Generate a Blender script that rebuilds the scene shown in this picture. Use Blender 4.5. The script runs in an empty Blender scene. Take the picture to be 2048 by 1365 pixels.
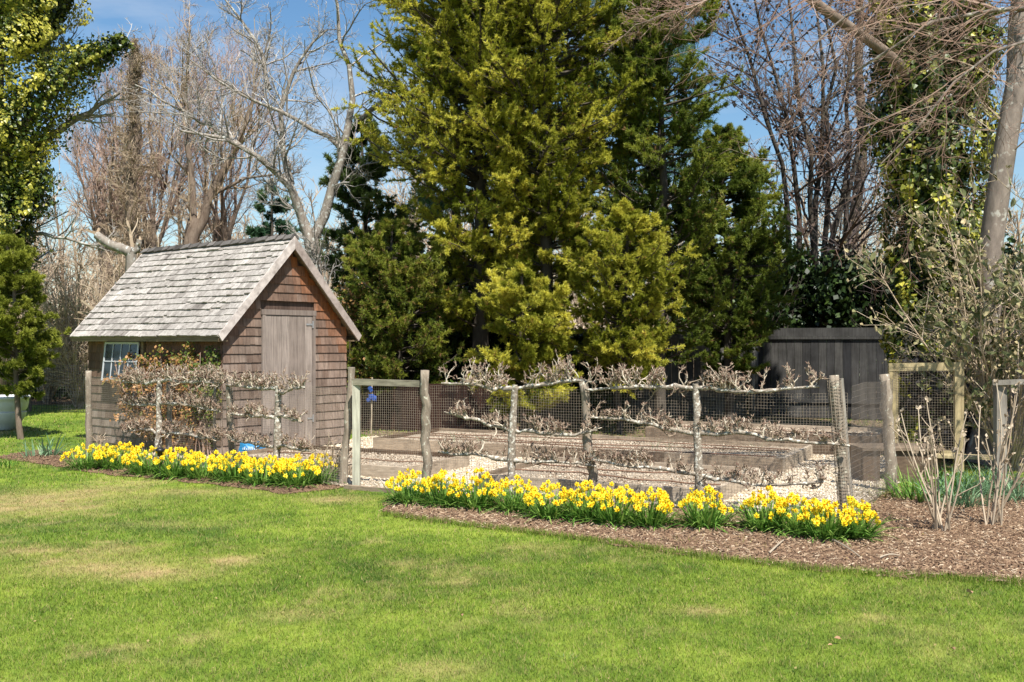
import bpy, math, random
import numpy as np
from mathutils import Vector, Matrix
R = math.radians
rng = np.random.RandomState(11)
random.seed(11)
C = bpy.context.scene.collection
SC = bpy.context.scene

# ------------------------------------------------------------------ camera, sky, sun, exposure
cam_d = bpy.data.cameras.new('camera'); cam = bpy.data.objects.new('camera', cam_d); C.objects.link(cam)
cam.location = (0, 0, 1.5); cam.rotation_euler = (R(90), 0, 0)
cam_d.sensor_width = 36; cam_d.lens = 36.04; cam_d.clip_start = 0.05; cam_d.clip_end = 3000
SC.camera = cam
SUN_DIR = Vector((0.25, -0.62, 1.0)).normalized()
W_ = bpy.data.worlds.new("World"); SC.world = W_; W_.use_nodes = True
nt = W_.node_tree; nt.nodes.clear()
out = nt.nodes.new('ShaderNodeOutputWorld'); bg = nt.nodes.new('ShaderNodeBackground')
sky = nt.nodes.new('ShaderNodeTexSky'); sky.sky_type = 'NISHITA'; sky.sun_disc = False
sky.sun_elevation = math.asin(SUN_DIR.z); sky.sun_rotation = math.atan2(SUN_DIR.x, SUN_DIR.y)
sky.air_density = 1.15; sky.dust_density = 0.3; sky.ozone_density = 2.2
bg.inputs[1].default_value = 0.068
tc = nt.nodes.new('ShaderNodeTexCoord'); mp = nt.nodes.new('ShaderNodeMapping'); mp.inputs[3].default_value = (1.2, 1.2, 5)
nz = nt.nodes.new('ShaderNodeTexNoise'); nz.inputs['Scale'].default_value = 2.6; nz.inputs['Detail'].default_value = 7; nz.inputs['Roughness'].default_value = .6
rp = nt.nodes.new('ShaderNodeValToRGB'); rp.color_ramp.elements[0].position = .46; rp.color_ramp.elements[1].position = .80
rp.color_ramp.elements[0].color = (0, 0, 0, 1); rp.color_ramp.elements[1].color = (.55, .55, .55, 1)
mx = nt.nodes.new('ShaderNodeMix'); mx.data_type = 'RGBA'; mx.inputs[7].default_value = (7.2, 7.6, 8.2, 1)
nt.links.new(tc.outputs['Generated'], mp.inputs[0]); nt.links.new(mp.outputs[0], nz.inputs['Vector'])
nt.links.new(nz.outputs['Fac'], rp.inputs[0]); nt.links.new(rp.outputs[0], mx.inputs[0])
hs = nt.nodes.new('ShaderNodeHueSaturation'); hs.inputs['Saturation'].default_value = 1.22; hs.inputs['Value'].default_value = 1.15
nt.links.new(sky.outputs[0], hs.inputs['Color']); nt.links.new(hs.outputs[0], mx.inputs[6]); nt.links.new(mx.outputs[2], bg.inputs[0]); nt.links.new(bg.outputs[0], out.inputs[0])
sd = bpy.data.lights.new('sun', 'SUN'); sd.energy = 5.0; sd.angle = R(0.53); sd.color = (1, .955, .88)
so = bpy.data.objects.new('sun', sd); C.objects.link(so); so.rotation_euler = SUN_DIR.to_track_quat('Z', 'Y').to_euler(); so.location = (5, -10, 30)
SC.view_settings.view_transform = 'Standard'; SC.view_settings.look = 'None'; SC.view_settings.gamma = 1
SC.view_settings.use_curve_mapping = False
SC.view_settings.exposure = 0.80

# ------------------------------------------------------------------ mesh tools
F_ = 2050.0
def at(px, y, py):
    """world point seen at photo pixel (px, py) at depth y"""
    return np.array([(px - 1024) / F_ * y, y, 1.5 - (py - 682.5) / F_ * y])
def gnd(px, py):
    y = 1.5 * F_ / (py - 682.5); return np.array([(px - 1024) / F_ * y, y, 0.])
def nrm(a): return a / np.maximum(np.linalg.norm(a, axis=-1, keepdims=True), 1e-9)

class Geo:
    def __init__(s): s.v = []; s.f3 = []; s.f4 = []; s.n = 0; s.t = []; s.u = []
    def add(s, v, f, tint=.5, u=0.):
        v = np.asarray(v, float).reshape(-1, 3); f = np.asarray(f, int)
        (s.f3 if f.shape[1] == 3 else s.f4).append(f + s.n)
        s.v.append(v); s.n += len(v)
        s.t.append(np.broadcast_to(np.asarray(tint, float), (len(v),)) if np.ndim(tint) < 2 else np.ravel(tint))
        s.u.append(np.broadcast_to(np.asarray(u, float), (len(v),)) if np.ndim(u) < 2 else np.ravel(u))
    def box(s, x0, x1, y0, y1, z0, z1, tint=.5, u=0.):
        v = [(x, y, z) for z in (z0, z1) for y in (y0, y1) for x in (x0, x1)]
        s.add(v, BOXF, tint, u); return s
    def beam(s, p, q, w, h, tint=.5, u=0., up=(0, 0, 1)):
        """board from p to q, w across, h along up"""
        p = np.array(p, float); q = np.array(q, float); d = nrm(q - p)
        up = np.array(up, float); a = np.cross(d, up)
        if np.linalg.norm(a) < 1e-4: a = np.cross(d, (0, 1, 0))
        a = nrm(a); b = np.cross(a, d)
        v = [e + a * w / 2 * i + b * h / 2 * j for e in (p, q) for j in (-1, 1) for i in (-1, 1)]
        s.add(v, BOXF, tint, u); return s
    def tubes(s, pts, rad, k=5, tint=.5, u=0.):
        pts = np.asarray(pts, float); rad = np.asarray(rad, float)
        if pts.ndim == 2: pts = pts[None]; rad = rad[None]
        N, P, _ = pts.shape
        if N == 0: return s
        t = nrm(np.gradient(pts, axis=1))
        o = nrm(pts[:, -1] - pts[:, 0])
        ref = np.where(np.abs(o[:, 2:3]) > .75, np.array([[1., 0.13, 0]]), np.array([[0.05, 0.02, 1.]]))
        a = nrm(np.cross(t, ref[:, None, :])); b = np.cross(t, a)
        th = np.arange(k) * 2 * math.pi / k
        v = pts[:, :, None, :] + rad[:, :, None, None] * (np.cos(th)[None, None, :, None] * a[:, :, None, :] + np.sin(th)[None, None, :, None] * b[:, :, None, :])
        idx = np.arange(N * P * k).reshape(N, P, k)
        i0 = idx[:, :-1]; i1 = idx[:, 1:]
        f = np.stack([i0, np.roll(i0, -1, 2), np.roll(i1, -1, 2), i1], -1).reshape(-1, 4)
        if np.ndim(tint) == 1: tint = np.repeat(tint, P * k)
        if np.ndim(u) == 1: u = np.repeat(u, P * k)
        s.add(v.reshape(-1, 3), f, tint, u); return s
    def scatter(s, pv, pf, T, M, tint=.5, u=0.):
        """copies of a small prototype; M (N,3,3) rows = local axes scaled"""
        pv = np.asarray(pv, float); pf = np.asarray(pf, int); N = len(T)
        if N == 0: return s
        v = np.einsum('pk,nkj->npj', pv, M) + T[:, None, :]
        f = (pf[None] + (np.arange(N) * len(pv))[:, None, None]).reshape(-1, pf.shape[1])
        if np.ndim(tint) == 1: tint = np.repeat(tint, len(pv))
        if np.ndim(u) == 1: u = np.repeat(u, len(pv))
        s.add(v.reshape(-1, 3), f, tint, u); return s
    def build(s, name, mat, parent=None, smooth=False):
        v = np.concatenate(s.v); me = bpy.data.meshes.new(name)
        fs = [(np.concatenate(x), k) for x, k in ((s.f3, 3), (s.f4, 4)) if x]
        li = np.concatenate([f.ravel() for f, k in fs]); cnt = np.concatenate([np.full(len(f), k) for f, k in fs])
        me.vertices.add(len(v)); me.vertices.foreach_set('co', v.astype(np.float32).ravel())
        me.loops.add(len(li)); me.loops.foreach_set('vertex_index', li.astype(np.int32))
        me.polygons.add(len(cnt)); me.polygons.foreach_set('loop_start', (np.cumsum(cnt) - cnt).astype(np.int32))
        me.polygons.foreach_set('use_smooth', np.full(len(cnt), smooth or name in ('trunk', 'post', 'limb', 'trained_arms')))
        me.update(calc_edges=True)
        for nm, arr in (('tint', s.t), ('wear', s.u)):
            at_ = me.attributes.new(nm, 'FLOAT', 'POINT'); at_.data.foreach_set('value', np.concatenate(arr).astype(np.float32))
        me.materials.append(mat)
        o = bpy.data.objects.new(name, me); C.objects.link(o)
        if parent is not None: o.parent = parent
        return o
BOXF = np.array([(0, 2, 3, 1), (4, 5, 7, 6), (0, 1, 5, 4), (2, 6, 7, 3), (0, 4, 6, 2), (1, 3, 7, 5)])

def tag(o, label=None, cat=None, group=None, kind=None):
    if label: o['label'] = label
    if cat: o['category'] = cat
    if group: o['group'] = group
    if kind: o['kind'] = kind
    return o
def thing(name, label, cat, loc=(0, 0, 0), rz=0, group=None):
    o = bpy.data.objects.new(name, None); C.objects.link(o); o.location = loc; o.rotation_euler = (0, 0, rz)
    o.empty_display_size = .2
    tag(o, label, cat, group); return o
def off(g, loc):
    """shift a Geo into its parent's frame"""
    l = np.array(loc, float); g.v = [v - l for v in g.v]; return g

def rand_rot(n, normal=None, spread=1.):
    """(n,3,3) orthonormal rows x,y,z ; z biased to normal"""
    z = rng.normal(size=(n, 3)) * spread
    if normal is not None: z = z + normal
    z = nrm(z); a = nrm(np.cross(z, rng.normal(size=(n, 3)))); b = np.cross(z, a)
    return np.stack([a, b, z], 1)
def frame_y(y, spread_ref=None):
    """rows x,y,z with given y axis"""
    y = nrm(y); r = rng.normal(size=y.shape) if spread_ref is None else spread_ref
    x = nrm(np.cross(y, r)); z = np.cross(x, y); return np.stack([x, y, z], 1)

def vnoise(x, y, s, seed=0):
    x = np.asarray(x, float) * s + 100.3 * (seed + 1); y = np.asarray(y, float) * s + 57.7 * (seed + 1)
    xi = np.floor(x).astype(int); yi = np.floor(y).astype(int); fx = x - xi; fy = y - yi
    fx = fx * fx * (3 - 2 * fx); fy = fy * fy * (3 - 2 * fy)
    def h(a, b):
        n = (a * 374761393 + b * 668265263 + seed * 974711) & 0x7fffffff
        n = ((n ^ (n >> 13)) * 1274126177) & 0x7fffffff
        return ((n ^ (n >> 16)) & 0xffff) / 65535.
    return (h(xi, yi) * (1 - fx) + h(xi + 1, yi) * fx) * (1 - fy) + (h(xi, yi + 1) * (1 - fx) + h(xi + 1, yi + 1) * fx) * fy
def inside(poly, x, y):
    r = np.zeros(np.shape(x), bool); n = len(poly)
    for i in range(n):
        x0, y0 = poly[i][:2]; x1, y1 = poly[(i + 1) % n][:2]
        c = ((y0 > y) != (y1 > y)) & (x < (x1 - x0) * (y - y0) / ((y1 - y0) if y1 != y0 else 1e-9) + x0)
        r ^= c
    return r

# ------------------------------------------------------------------ growth tools (vectorised)
def grow(o, d, L, r0, P=6, wander=.15, up=0., rend=.35):
    N = len(o); pts = np.zeros((N, P, 3)); pts[:, 0] = o; d = nrm(np.array(d, float)); st = (np.asarray(L) / (P - 1))[:, None]
    for i in range(1, P):
        pts[:, i] = pts[:, i - 1] + d * st
        d = nrm(d + rng.normal(size=(N, 3)) * wander + np.array([0, 0, up]))
    rad = np.asarray(r0)[:, None] * np.linspace(1, rend, P)[None]
    return pts, rad
def kids(pts, rad, n, t0=.2, t1=1., a0=30, a1=60, lf=.5, rf=.6, rmin=.002, flat=1., ltaper=.5, rmax=9.):
    N, P, _ = pts.shape; t = rng.uniform(t0, t1, (N, n)); x = t * (P - 1); i = np.minimum(x.astype(int), P - 2); fr = (x - i)[..., None]
    ii = np.arange(N)[:, None]
    o = pts[ii, i] * (1 - fr) + pts[ii, i + 1] * fr
    tg = nrm(pts[ii, i + 1] - pts[ii, i]); r = rad[ii, i] * (1 - fr[..., 0]) + rad[ii, i + 1] * fr[..., 0]
    L = np.linalg.norm(np.diff(pts, axis=1), axis=2).sum(1)[:, None] * lf * (1 - ltaper * t) * rng.uniform(.6, 1.3, (N, n))
    a = np.radians(rng.uniform(a0, a1, (N, n)))[..., None]
    pr = rng.normal(size=(N, n, 3)); pr[..., 2] *= flat; pr = nrm(np.cross(tg, np.cross(pr, tg)))
    d = tg * np.cos(a) + pr * np.sin(a)
    return o.reshape(-1, 3), d.reshape(-1, 3), L.ravel(), np.clip(r * rf, rmin, rmax).ravel()
def resample(pl, P):
    pl = np.array(pl, float); s = np.r_[0, np.cumsum(np.linalg.norm(np.diff(pl[:, :3], axis=0), axis=1))]; t = np.linspace(0, s[-1], P)
    # smooth by cubic-ish: interpolate linearly then relax
    r = np.stack([np.interp(t, s, pl[:, k]) for k in range(pl.shape[1])], 1)
    for _ in range(2): r[1:-1] = .5 * r[1:-1] + .25 * (r[:-2] + r[2:])
    return r

# ------------------------------------------------------------------ materials
def newmat(name):
    m = bpy.data.materials.new(name); m.use_nodes = True; n = m.node_tree; n.nodes.clear()
    o = n.nodes.new('ShaderNodeOutputMaterial'); b = n.nodes.new('ShaderNodeBsdfPrincipled')
    n.links.new(b.outputs[0], o.inputs[0]); return m, n, b, o
def attr(n, nm):
    a = n.nodes.new('ShaderNodeAttribute'); a.attribute_name = nm; return a.outputs['Fac']
def ramp(n, fac, stops):
    r = n.nodes.new('ShaderNodeValToRGB'); cr = r.color_ramp
    while len(cr.elements) < len(stops): cr.elements.new(.5)
    for e, (p, c) in zip(cr.elements, stops): e.position = p; e.color = (*c, 1)
    n.links.new(fac, r.inputs[0]); return r.outputs[0]
def mixc(n, fac, a, b, mode='MIX'):
    m = n.nodes.new('ShaderNodeMix'); m.data_type = 'RGBA'; m.blend_type = mode
    for i, x in ((0, fac), (6, a), (7, b)):
        if hasattr(x, 'type') and hasattr(x, 'links'): n.links.new(x, m.inputs[i])
        else: m.inputs[i].default_value = x if i == 0 else (*x, 1)
    return m.outputs[2]
def noise(n, scale, detail=4, rough=.6, vec=None, sc=None, kind='pos'):
    t = n.nodes.new('ShaderNodeTexNoise'); t.inputs['Scale'].default_value = scale; t.inputs['Detail'].default_value = detail; t.inputs['Roughness'].default_value = rough
    if kind == 'pos': g = n.nodes.new('ShaderNodeNewGeometry').outputs['Position']
    else: g = n.nodes.new('ShaderNodeTexCoord').outputs['Object']
    if sc:
        mpn = n.nodes.new('ShaderNodeMapping'); mpn.inputs[3].default_value = sc; n.links.new(g, mpn.inputs[0]); g = mpn.outputs[0]
    n.links.new(g, t.inputs['Vector']); return t.outputs['Fac']
def bump(n, b, h, strength=.3, dist=.01):
    u = n.nodes.new('ShaderNodeBump'); u.inputs['Strength'].default_value = strength; u.inputs['Distance'].default_value = dist
    n.links.new(h, u.inputs['Height']); n.links.new(u.outputs[0], b.inputs['Normal'])
def leafmat(name, stops, wearcol=None, trans=.3, rough=.55, spec=.3, clump=0):
    m, n, b, o = newmat(name)
    c = ramp(n, attr(n, 'tint'), stops)
    if wearcol: c = mixc(n, attr(n, 'wear'), c, wearcol)
    if clump: c = mixc(n, ramp(n, noise(n, clump, 2), [(.35, (.55, .55, .55)), (.65, (1, 1, 1))]), c, c) if False else mixc(n, 1., c, ramp(n, noise(n, clump, 2), [(.35, (.72, .76, .72)), (.65, (1.0, 1.0, 1.0))]), 'MULTIPLY')
    n.links.new(c, b.inputs['Base Color']); b.inputs['Roughness'].default_value = rough; b.inputs['Specular IOR Level'].default_value = spec
    if trans:
        t = n.nodes.new('ShaderNodeBsdfTranslucent'); n.links.new(c, t.inputs[0]); ms = n.nodes.new('ShaderNodeMixShader'); ms.inputs[0].default_value = trans
        n.links.new(b.outputs[0], ms.inputs[1]); n.links.new(t.outputs[0], ms.inputs[2]); n.links.new(ms.outputs[0], o.inputs[0])
    return m
def barkmat(name, c1, c2, c3=None, scale=9, st=.5, z=.35, fine=40, lich=.62):
    m, n, b, o = newmat(name)
    h = noise(n, scale, 6, .7, sc=(1, 1, z)); c = ramp(n, h, [(.35, c1), (.65, c2)])
    c = mixc(n, ramp(n, attr(n, 'tint'), [(0, (0, 0, 0)), (1, (.6, .6, .6))]), c, c2)
    if c3: c = mixc(n, ramp(n, noise(n, fine, 3), [(lich - .04, (0, 0, 0)), (lich + .04, (1, 1, 1))]), c, c3)
    n.links.new(c, b.inputs['Base Color']); b.inputs['Roughness'].default_value = .85; b.inputs['Specular IOR Level'].default_value = .2
    bump(n, b, h, st, .02); return m
def woodmat(name, stops, fresh=None, grain=(30, 30, 1.5), gs=1., rough=.8, st=.3, stain=.0):
    """weathered wood: per-board tint, long grain, optional fresh colour by 'wear'"""
    m, n, b, o = newmat(name)
    g = noise(n, gs * 3, 6, .65, sc=grain, kind='obj')
    c = ramp(n, attr(n, 'tint'), stops)
    if fresh: c = mixc(n, attr(n, 'wear'), c, fresh)
    c = mixc(n, 1., c, ramp(n, g, [(.3, (.55, .53, .52)), (.55, (1, 1, 1)), (.75, (1.25, 1.25, 1.22))]), 'MULTIPLY')
    if stain: c = mixc(n, 1., c, ramp(n, noise(n, 2.2, 5), [(.35, (1 - stain,) * 3), (.6, (1.08,) * 3)]), 'MULTIPLY')
    n.links.new(c, b.inputs['Base Color']); b.inputs['Roughness'].default_value = rough; b.inputs['Specular IOR Level'].default_value = .2
    bump(n, b, g, st, .004); return m
def flatmat(name, col, rough=.6, metal=0., spec=.4, var=.2, ns=12):
    m, n, b, o = newmat(name)
    c = mixc(n, 1., col, ramp(n, noise(n, ns, 4), [(.3, (1 - var,) * 3), (.7, (1 + var * .5,) * 3)]), 'MULTIPLY')
    n.links.new(c, b.inputs['Base Color']); b.inputs['Roughness'].default_value = rough; b.inputs['Metallic'].default_value = metal; b.inputs['Specular IOR Level'].default_value = spec
    return m

GREEN_D, GREEN_M, GREEN_L, STRAW = (.065, .125, .014), (.155, .235, .022), (.30, .37, .05), (.46, .34, .16)
def grassmat(name, trans):
    m, n, b, o = newmat(name)
    c = ramp(n, attr(n, 'tint'), [(0, GREEN_D), (.5, GREEN_M), (1, GREEN_L)])
    c = mixc(n, attr(n, 'wear'), c, STRAW)
    f = ramp(n, noise(n, 9, 5, .7), [(.3, (.78,) * 3), (.7, (1.15,) * 3)])
    c = mixc(n, 1., c, f, 'MULTIPLY')
    n.links.new(c, b.inputs['Base Color']); b.inputs['Roughness'].default_value = .6; b.inputs['Specular IOR Level'].default_value = .25
    if trans:
        t = n.nodes.new('ShaderNodeBsdfTranslucent'); n.links.new(c, t.inputs[0]); ms = n.nodes.new('ShaderNodeMixShader'); ms.inputs[0].default_value = trans
        n.links.new(b.outputs[0], ms.inputs[1]); n.links.new(t.outputs[0], ms.inputs[2]); n.links.new(ms.outputs[0], o.inputs[0])
    else: bump(n, b, noise(n, 120, 3), .7, .02)
    return m
M = {}
M['lawn'] = grassmat('lawn_turf', 0); M['blade'] = grassmat('grass_blade', .35)
def groundmat(name, stops, s1=18, s2=90, st=.8, dist=.02):
    m, n, b, o = newmat(name)
    vo = n.nodes.new('ShaderNodeTexVoronoi'); vo.inputs['Scale'].default_value = s2
    n.links.new(n.nodes.new('ShaderNodeNewGeometry').outputs['Position'], vo.inputs['Vector'])
    sep = n.nodes.new('ShaderNodeSeparateColor'); n.links.new(vo.outputs['Color'], sep.inputs[0])
    c = ramp(n, sep.outputs[0], stops)
    c = mixc(n, 1., c, ramp(n, noise(n, s1 * .1, 4), [(.3, (.75,) * 3), (.7, (1.1,) * 3)]), 'MULTIPLY')
    n.links.new(c, b.inputs['Base Color']); b.inputs['Roughness'].default_value = .9; b.inputs['Specular IOR Level'].default_value = .15
    bump(n, b, vo.outputs['Distance'], st, dist); return m
M['mulch'] = groundmat('bark_mulch', [(0, (.08, .045, .028)), (.5, (.22, .13, .08)), (1, (.38, .25, .16))])
M['gravel'] = groundmat('pea_gravel', [(0, (.32, .25, .17)), (.5, (.58, .48, .35)), (1, (.80, .70, .56))], s2=60)
M['soil'] = groundmat('bed_soil', [(0, (.30, .23, .16)), (.5, (.47, .385, .29)), (1, (.60, .52, .41))], s2=110)
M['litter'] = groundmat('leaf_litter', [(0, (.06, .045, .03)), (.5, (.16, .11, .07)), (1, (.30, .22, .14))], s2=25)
M['crumb'] = leafmat('soil_crumbs', [(0, (.20, .14, .09)), (.5, (.43, .34, .25)), (1, (.62, .54, .42))], trans=0, rough=.9)
M['chip'] = leafmat('bark_chips', [(0, (.07, .04, .025)), (.6, (.225, .14, .082)), (.9, (.34, .235, .145)), (1, (.62, .50, .35))], trans=0, rough=.8)
M['pebble'] = leafmat('pebbles', [(0, (.32, .25, .16)), (.5, (.58, .48, .35)), (1, (.82, .73, .60))], trans=0, rough=.7)
M['shingle'] = woodmat('cedar_wall_shingles', [(0, (.08, .05, .038)), (.5, (.178, .127, .098)), (1, (.32, .255, .212))], fresh=(.34, .115, .032), grain=(14, 14, .8), stain=.35)
M['roof'] = woodmat('cedar_roof_shingles', [(0, (.15, .13, .115)), (.45, (.32, .29, .26)), (1, (.54, .50, .455))], grain=(9, 9, 1.2), stain=.15)
M['ridge'] = woodmat('old_ridge_boards', [(0, (.06, .055, .05)), (1, (.20, .18, .165))], grain=(4, 12, 4))
M['barge'] = woodmat('silver_trim_boards', [(0, (.24, .18, .15)), (1, (.58, .52, .48))], grain=(3, 3, 3), st=.15)
M['fascia'] = woodmat('fascia_board', [(0, (.17, .12, .07)), (1, (.30, .23, .14))], grain=(10, 1, 10))
M['door'] = woodmat('grey_door_boards', [(0, (.16, .125, .105)), (1, (.31, .26, .225))], grain=(22, 22, .8), gs=1.3, stain=.2)
M['bedboard'] = woodmat('raised_bed_boards', [(0, (.11, .07, .045)), (.5, (.36, .28, .20)), (1, (.58, .49, .38))], grain=(3, 3, 14), stain=.25)
M['post'] = barkmat('lichened_posts', (.09, .07, .05), (.34, .28, .215), (.50, .48, .38), scale=20, z=.25, fine=26, lich=.63)
M['rail'] = woodmat('mossy_rail', [(0, (.15, .13, .09)), (1, (.34, .31, .23))], grain=(2, 2, 14), stain=.3)
M['stile'] = woodmat('pale_gate_stile', [(0, (.30, .29, .22)), (1, (.50, .48, .38))], grain=(14, 14, 1), stain=.2)
M['treated'] = woodmat('treated_timber', [(0, (.28, .21, .10)), (1, (.50, .41, .23))], grain=(10, 10, 1), stain=.2)
M['greywood'] = woodmat('grey_post_timber', [(0, (.17, .15, .12)), (1, (.34, .31, .26))], grain=(10, 10, 1), stain=.2)
M['fence'] = woodmat('weathered_fence_boards', [(0, (.075, .075, .075)), (.5, (.15, .145, .135)), (1, (.26, .24, .21))], grain=(16, 16, .8), stain=.4)
M['brownboard'] = woodmat('brown_fence_boards', [(0, (.018, .009, .007)), (1, (.045, .02, .014))], grain=(12, 12, .8))

M['espalier'] = barkmat('espalier_bark', (.10, .08, .06), (.38, .32, .25), (.66, .63, .54), scale=34, z=.9, fine=30, lich=.57, st=.8)
M['spur'] = leafmat('spur_wood', [(0, (.16, .09, .065)), (.5, (.36, .28, .20)), (1, (.64, .57, .45))], trans=0, rough=.8)
M['bark'] = barkmat('brown_bark', (.09, .06, .045), (.22, .17, .13), None, scale=10)
M['bark_pale'] = barkmat('pale_lichen_bark', (.12, .095, .075), (.30, .265, .225), (.46, .47, .43), scale=9, fine=14, lich=.6)
M['bark_smooth'] = barkmat('smooth_grey_bark', (.10, .08, .065), (.25, .205, .17), (.38, .36, .31), scale=9, fine=7, lich=.62, z=.4)
M['bark_dark'] = barkmat('dark_bark', (.03, .025, .02), (.09, .075, .06), None)
M['twig_red'] = leafmat('reddish_twigs', [(0, (.13, .085, .065)), (.5, (.28, .185, .14)), (1, (.44, .32, .25))], trans=0, rough=.8)
M['twig_rust'] = leafmat('rusty_twigs', [(0, (.11, .06, .045)), (.5, (.25, .15, .11)), (1, (.44, .33, .26))], trans=0, rough=.8)
M['twig_tan'] = leafmat('tan_twigs', [(0, (.16, .11, .07)), (.5, (.32, .24, .16)), (1, (.50, .41, .30))], trans=0, rough=.8)
M['twig_grey'] = leafmat('grey_twigs', [(0, (.14, .12, .10)), (.5, (.30, .27, .24)), (1, (.48, .46, .43))], trans=0, rough=.8)
M['twig_dark'] = leafmat('dark_twigs', [(0, (.03, .022, .02)), (.5, (.08, .06, .055)), (1, (.2, .12, .09))], trans=0, rough=.8)
M['cedar'] = leafmat('golden_cedar_sprays', [(0, (.02, .038, .006)), (.45, (.22, .25, .018)), (1, (.70, .65, .10))], wearcol=(.32, .17, .06), trans=.4, rough=.6)
M['cedar_dark'] = leafmat('green_cedar_sprays', [(0, (.014, .032, .008)), (.5, (.12, .17, .022)), (1, (.36, .38, .055))], wearcol=(.30, .16, .08), trans=.4)
M['pine'] = leafmat('blue_pine_needles', [(0, (.02, .05, .025)), (.5, (.06, .14, .065)), (1, (.17, .28, .12))], trans=.3)
M['hemlock'] = leafmat('hemlock_sprays', [(0, (.02, .035, .01)), (.5, (.08, .13, .03)), (1, (.22, .27, .07))], trans=.3)
M['arbor'] = leafmat('arborvitae_sprays', [(0, (.04, .07, .012)), (.5, (.17, .20, .022)), (1, (.38, .40, .06))], trans=.35)
M['ivy'] = leafmat('ivy_leaves', [(0, (.012, .025, .006)), (.45, (.07, .105, .012)), (1, (.46, .42, .06))], trans=.15, rough=.4, spec=.4)
M['holly'] = leafmat('dark_evergreen_leaves', [(0, (.008, .016, .005)), (.6, (.02, .04, .01)), (1, (.06, .10, .02))], trans=.1, rough=.45)
M['darkleaf'] = leafmat('small_dark_leaves', [(0, (.02, .018, .018)), (.6, (.05, .045, .045)), (1, (.10, .07, .05))], trans=.1)
M['viburnum'] = leafmat('felted_leaves', [(0, (.07, .085, .03)), (.4, (.17, .19, .08)), (.65, (.30, .28, .13)), (1, (.60, .48, .28))], trans=.25, rough=.8)
M['coton'] = leafmat('rusty_climber_leaves', [(0, (.06, .10, .018)), (.3, (.18, .20, .03)), (.5, (.34, .17, .06)), (1, (.58, .32, .14))], trans=.25)
M['daffleaf'] = leafmat('daffodil_leaves', [(0, (.05, .12, .02)), (.5, (.11, .25, .035)), (1, (.28, .42, .09))], trans=.3, rough=.65, spec=.12)

M['blueleaf'] = leafmat('blue_green_leaves', [(0, (.07, .15, .07)), (.5, (.15, .27, .14)), (1, (.30, .43, .24))], trans=.3, rough=.5)
M['petal'] = leafmat('yellow_petals', [(0, (.92, .58, .012)), (.5, (.97, .74, .02)), (1, (1.0, .84, .045))], trans=.3, rough=.5)
_m = M['petal']; _n = _m.node_tree; _b = [q for q in _n.nodes if q.type == 'BSDF_PRINCIPLED'][0]; _oi = _n.nodes.new('ShaderNodeObjectInfo'); _c = mixc(_n, 1., [q for q in _n.nodes if q.type == 'VALTORGB'][0].outputs[0], ramp(_n, _oi.outputs['Random'], [(0, (1, .82, .8)), (.5, (1, 1, 1)), (.85, (1, 1.04, 1.3)), (1, (.8, .75, .8))]), 'MULTIPLY'); _n.links.new(_c, _b.inputs['Base Color'])
M['wire'] = flatmat('galvanised_wire', (.36, .30, .23), .5, .3)
M['wire_rust'] = flatmat('rusted_wire', (.13, .11, .09), .7, .2)
M['wire_dark'] = flatmat('black_mesh', (.05, .05, .05), .6, .2)
M['white'] = flatmat('white_paint', (.52, .54, .55), .5, var=.12)
M['glass'] = flatmat('dark_window_glass', (.02, .025, .03), .12, spec=.6, var=.05)
M['iron'] = flatmat('grey_hinge_iron', (.38, .38, .38), .5, .5)
M['blue'] = flatmat('blue_bag_plastic', (.02, .20, .42), .4, var=.2)
M['blueglove'] = flatmat('blue_cloth', (.012, .06, .26), .7, var=.3)
M['printwhite'] = flatmat('white_print', (.70, .78, .84), .5, var=.1)
M['hose'] = flatmat('brown_soaker_hose', (.19, .10, .06), .7, var=.25)
M['pot'] = flatmat('white_glazed_pot', (.70, .72, .72), .45, var=.1)
M['black'] = flatmat('black_plastic', (.015, .015, .018), .4)
M['dryleaf'] = flatmat('dry_fallen_leaf', (.42, .26, .15), .8)
M['stick'] = flatmat('pale_stick', (.40, .33, .24), .8)
M['orange'] = flatmat('orange_plank', (.42, .13, .03), .8)

# ------------------------------------------------------------------ layout
FENCE_R0 = np.array([-.85, 10.15, 0]); FENCE_R1 = np.array([2.81, 8.64, 0])      # right run
GATE_L = np.array([-1.72, 10.56, 0]); FENCE_L1 = np.array([-5.68, 13.75, 0])      # left run
RET1 = np.array([3.70, 10.15, 0])
def polyline_y(pl, x): return np.interp(x, [p[0] for p in pl], [p[1] for p in pl])
mulch_edge = [gnd(*p) for p in ((768, 1028), (860, 1042), (1000, 1058), (1120, 1073), (1240, 1088), (1330, 1103), (1500, 1125), (1650, 1141), (1800, 1152), (1950, 1160), (2100, 1168), (2500, 1190), (3200, 1190))]
MULCH = [tuple(p[:2]) for p in mulch_edge] + [(11, 10.5), (5.6, 11.2), (3.75, 10.25), (2.86, 8.66), (1.0, 9.40), (-.80, 10.13), (-1.15, 9.95)]
GRAVEL = [(-1.72, 10.50), (-.85, 10.15), (2.81, 8.66), (3.7, 10.15), (4.9, 12.2), (4.7, 14.2), (-.6, 16.6), (-2.2, 16.0), (-2.9, 14.6), (-5.2, 13.35), (-1.8, 10.6)]
soil_edge = [gnd(*p) for p in ((135, 938), (200, 949), (330, 960), (450, 972), (560, 988), (640, 984), (690, 975))]
SOILBED = [tuple(p[:2]) for p in soil_edge] + [(-1.74, 10.52), (-5.70, 13.72), (-6.5, 14.1), (-6.7, 13.2), (-5.9, 12.6)]
def sheet(name, poly, z, mat, step=.15, jitter=0., label=None):
    bmv = [(p[0], p[1], z) for p in poly]
    me = bpy.data.meshes.new(name); me.from_pydata(bmv, [], [list(range(len(bmv)))]); me.update()
    me.materials.append(mat); o = bpy.data.objects.new(name, me); C.objects.link(o); tag(o, kind='structure'); return o
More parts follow.
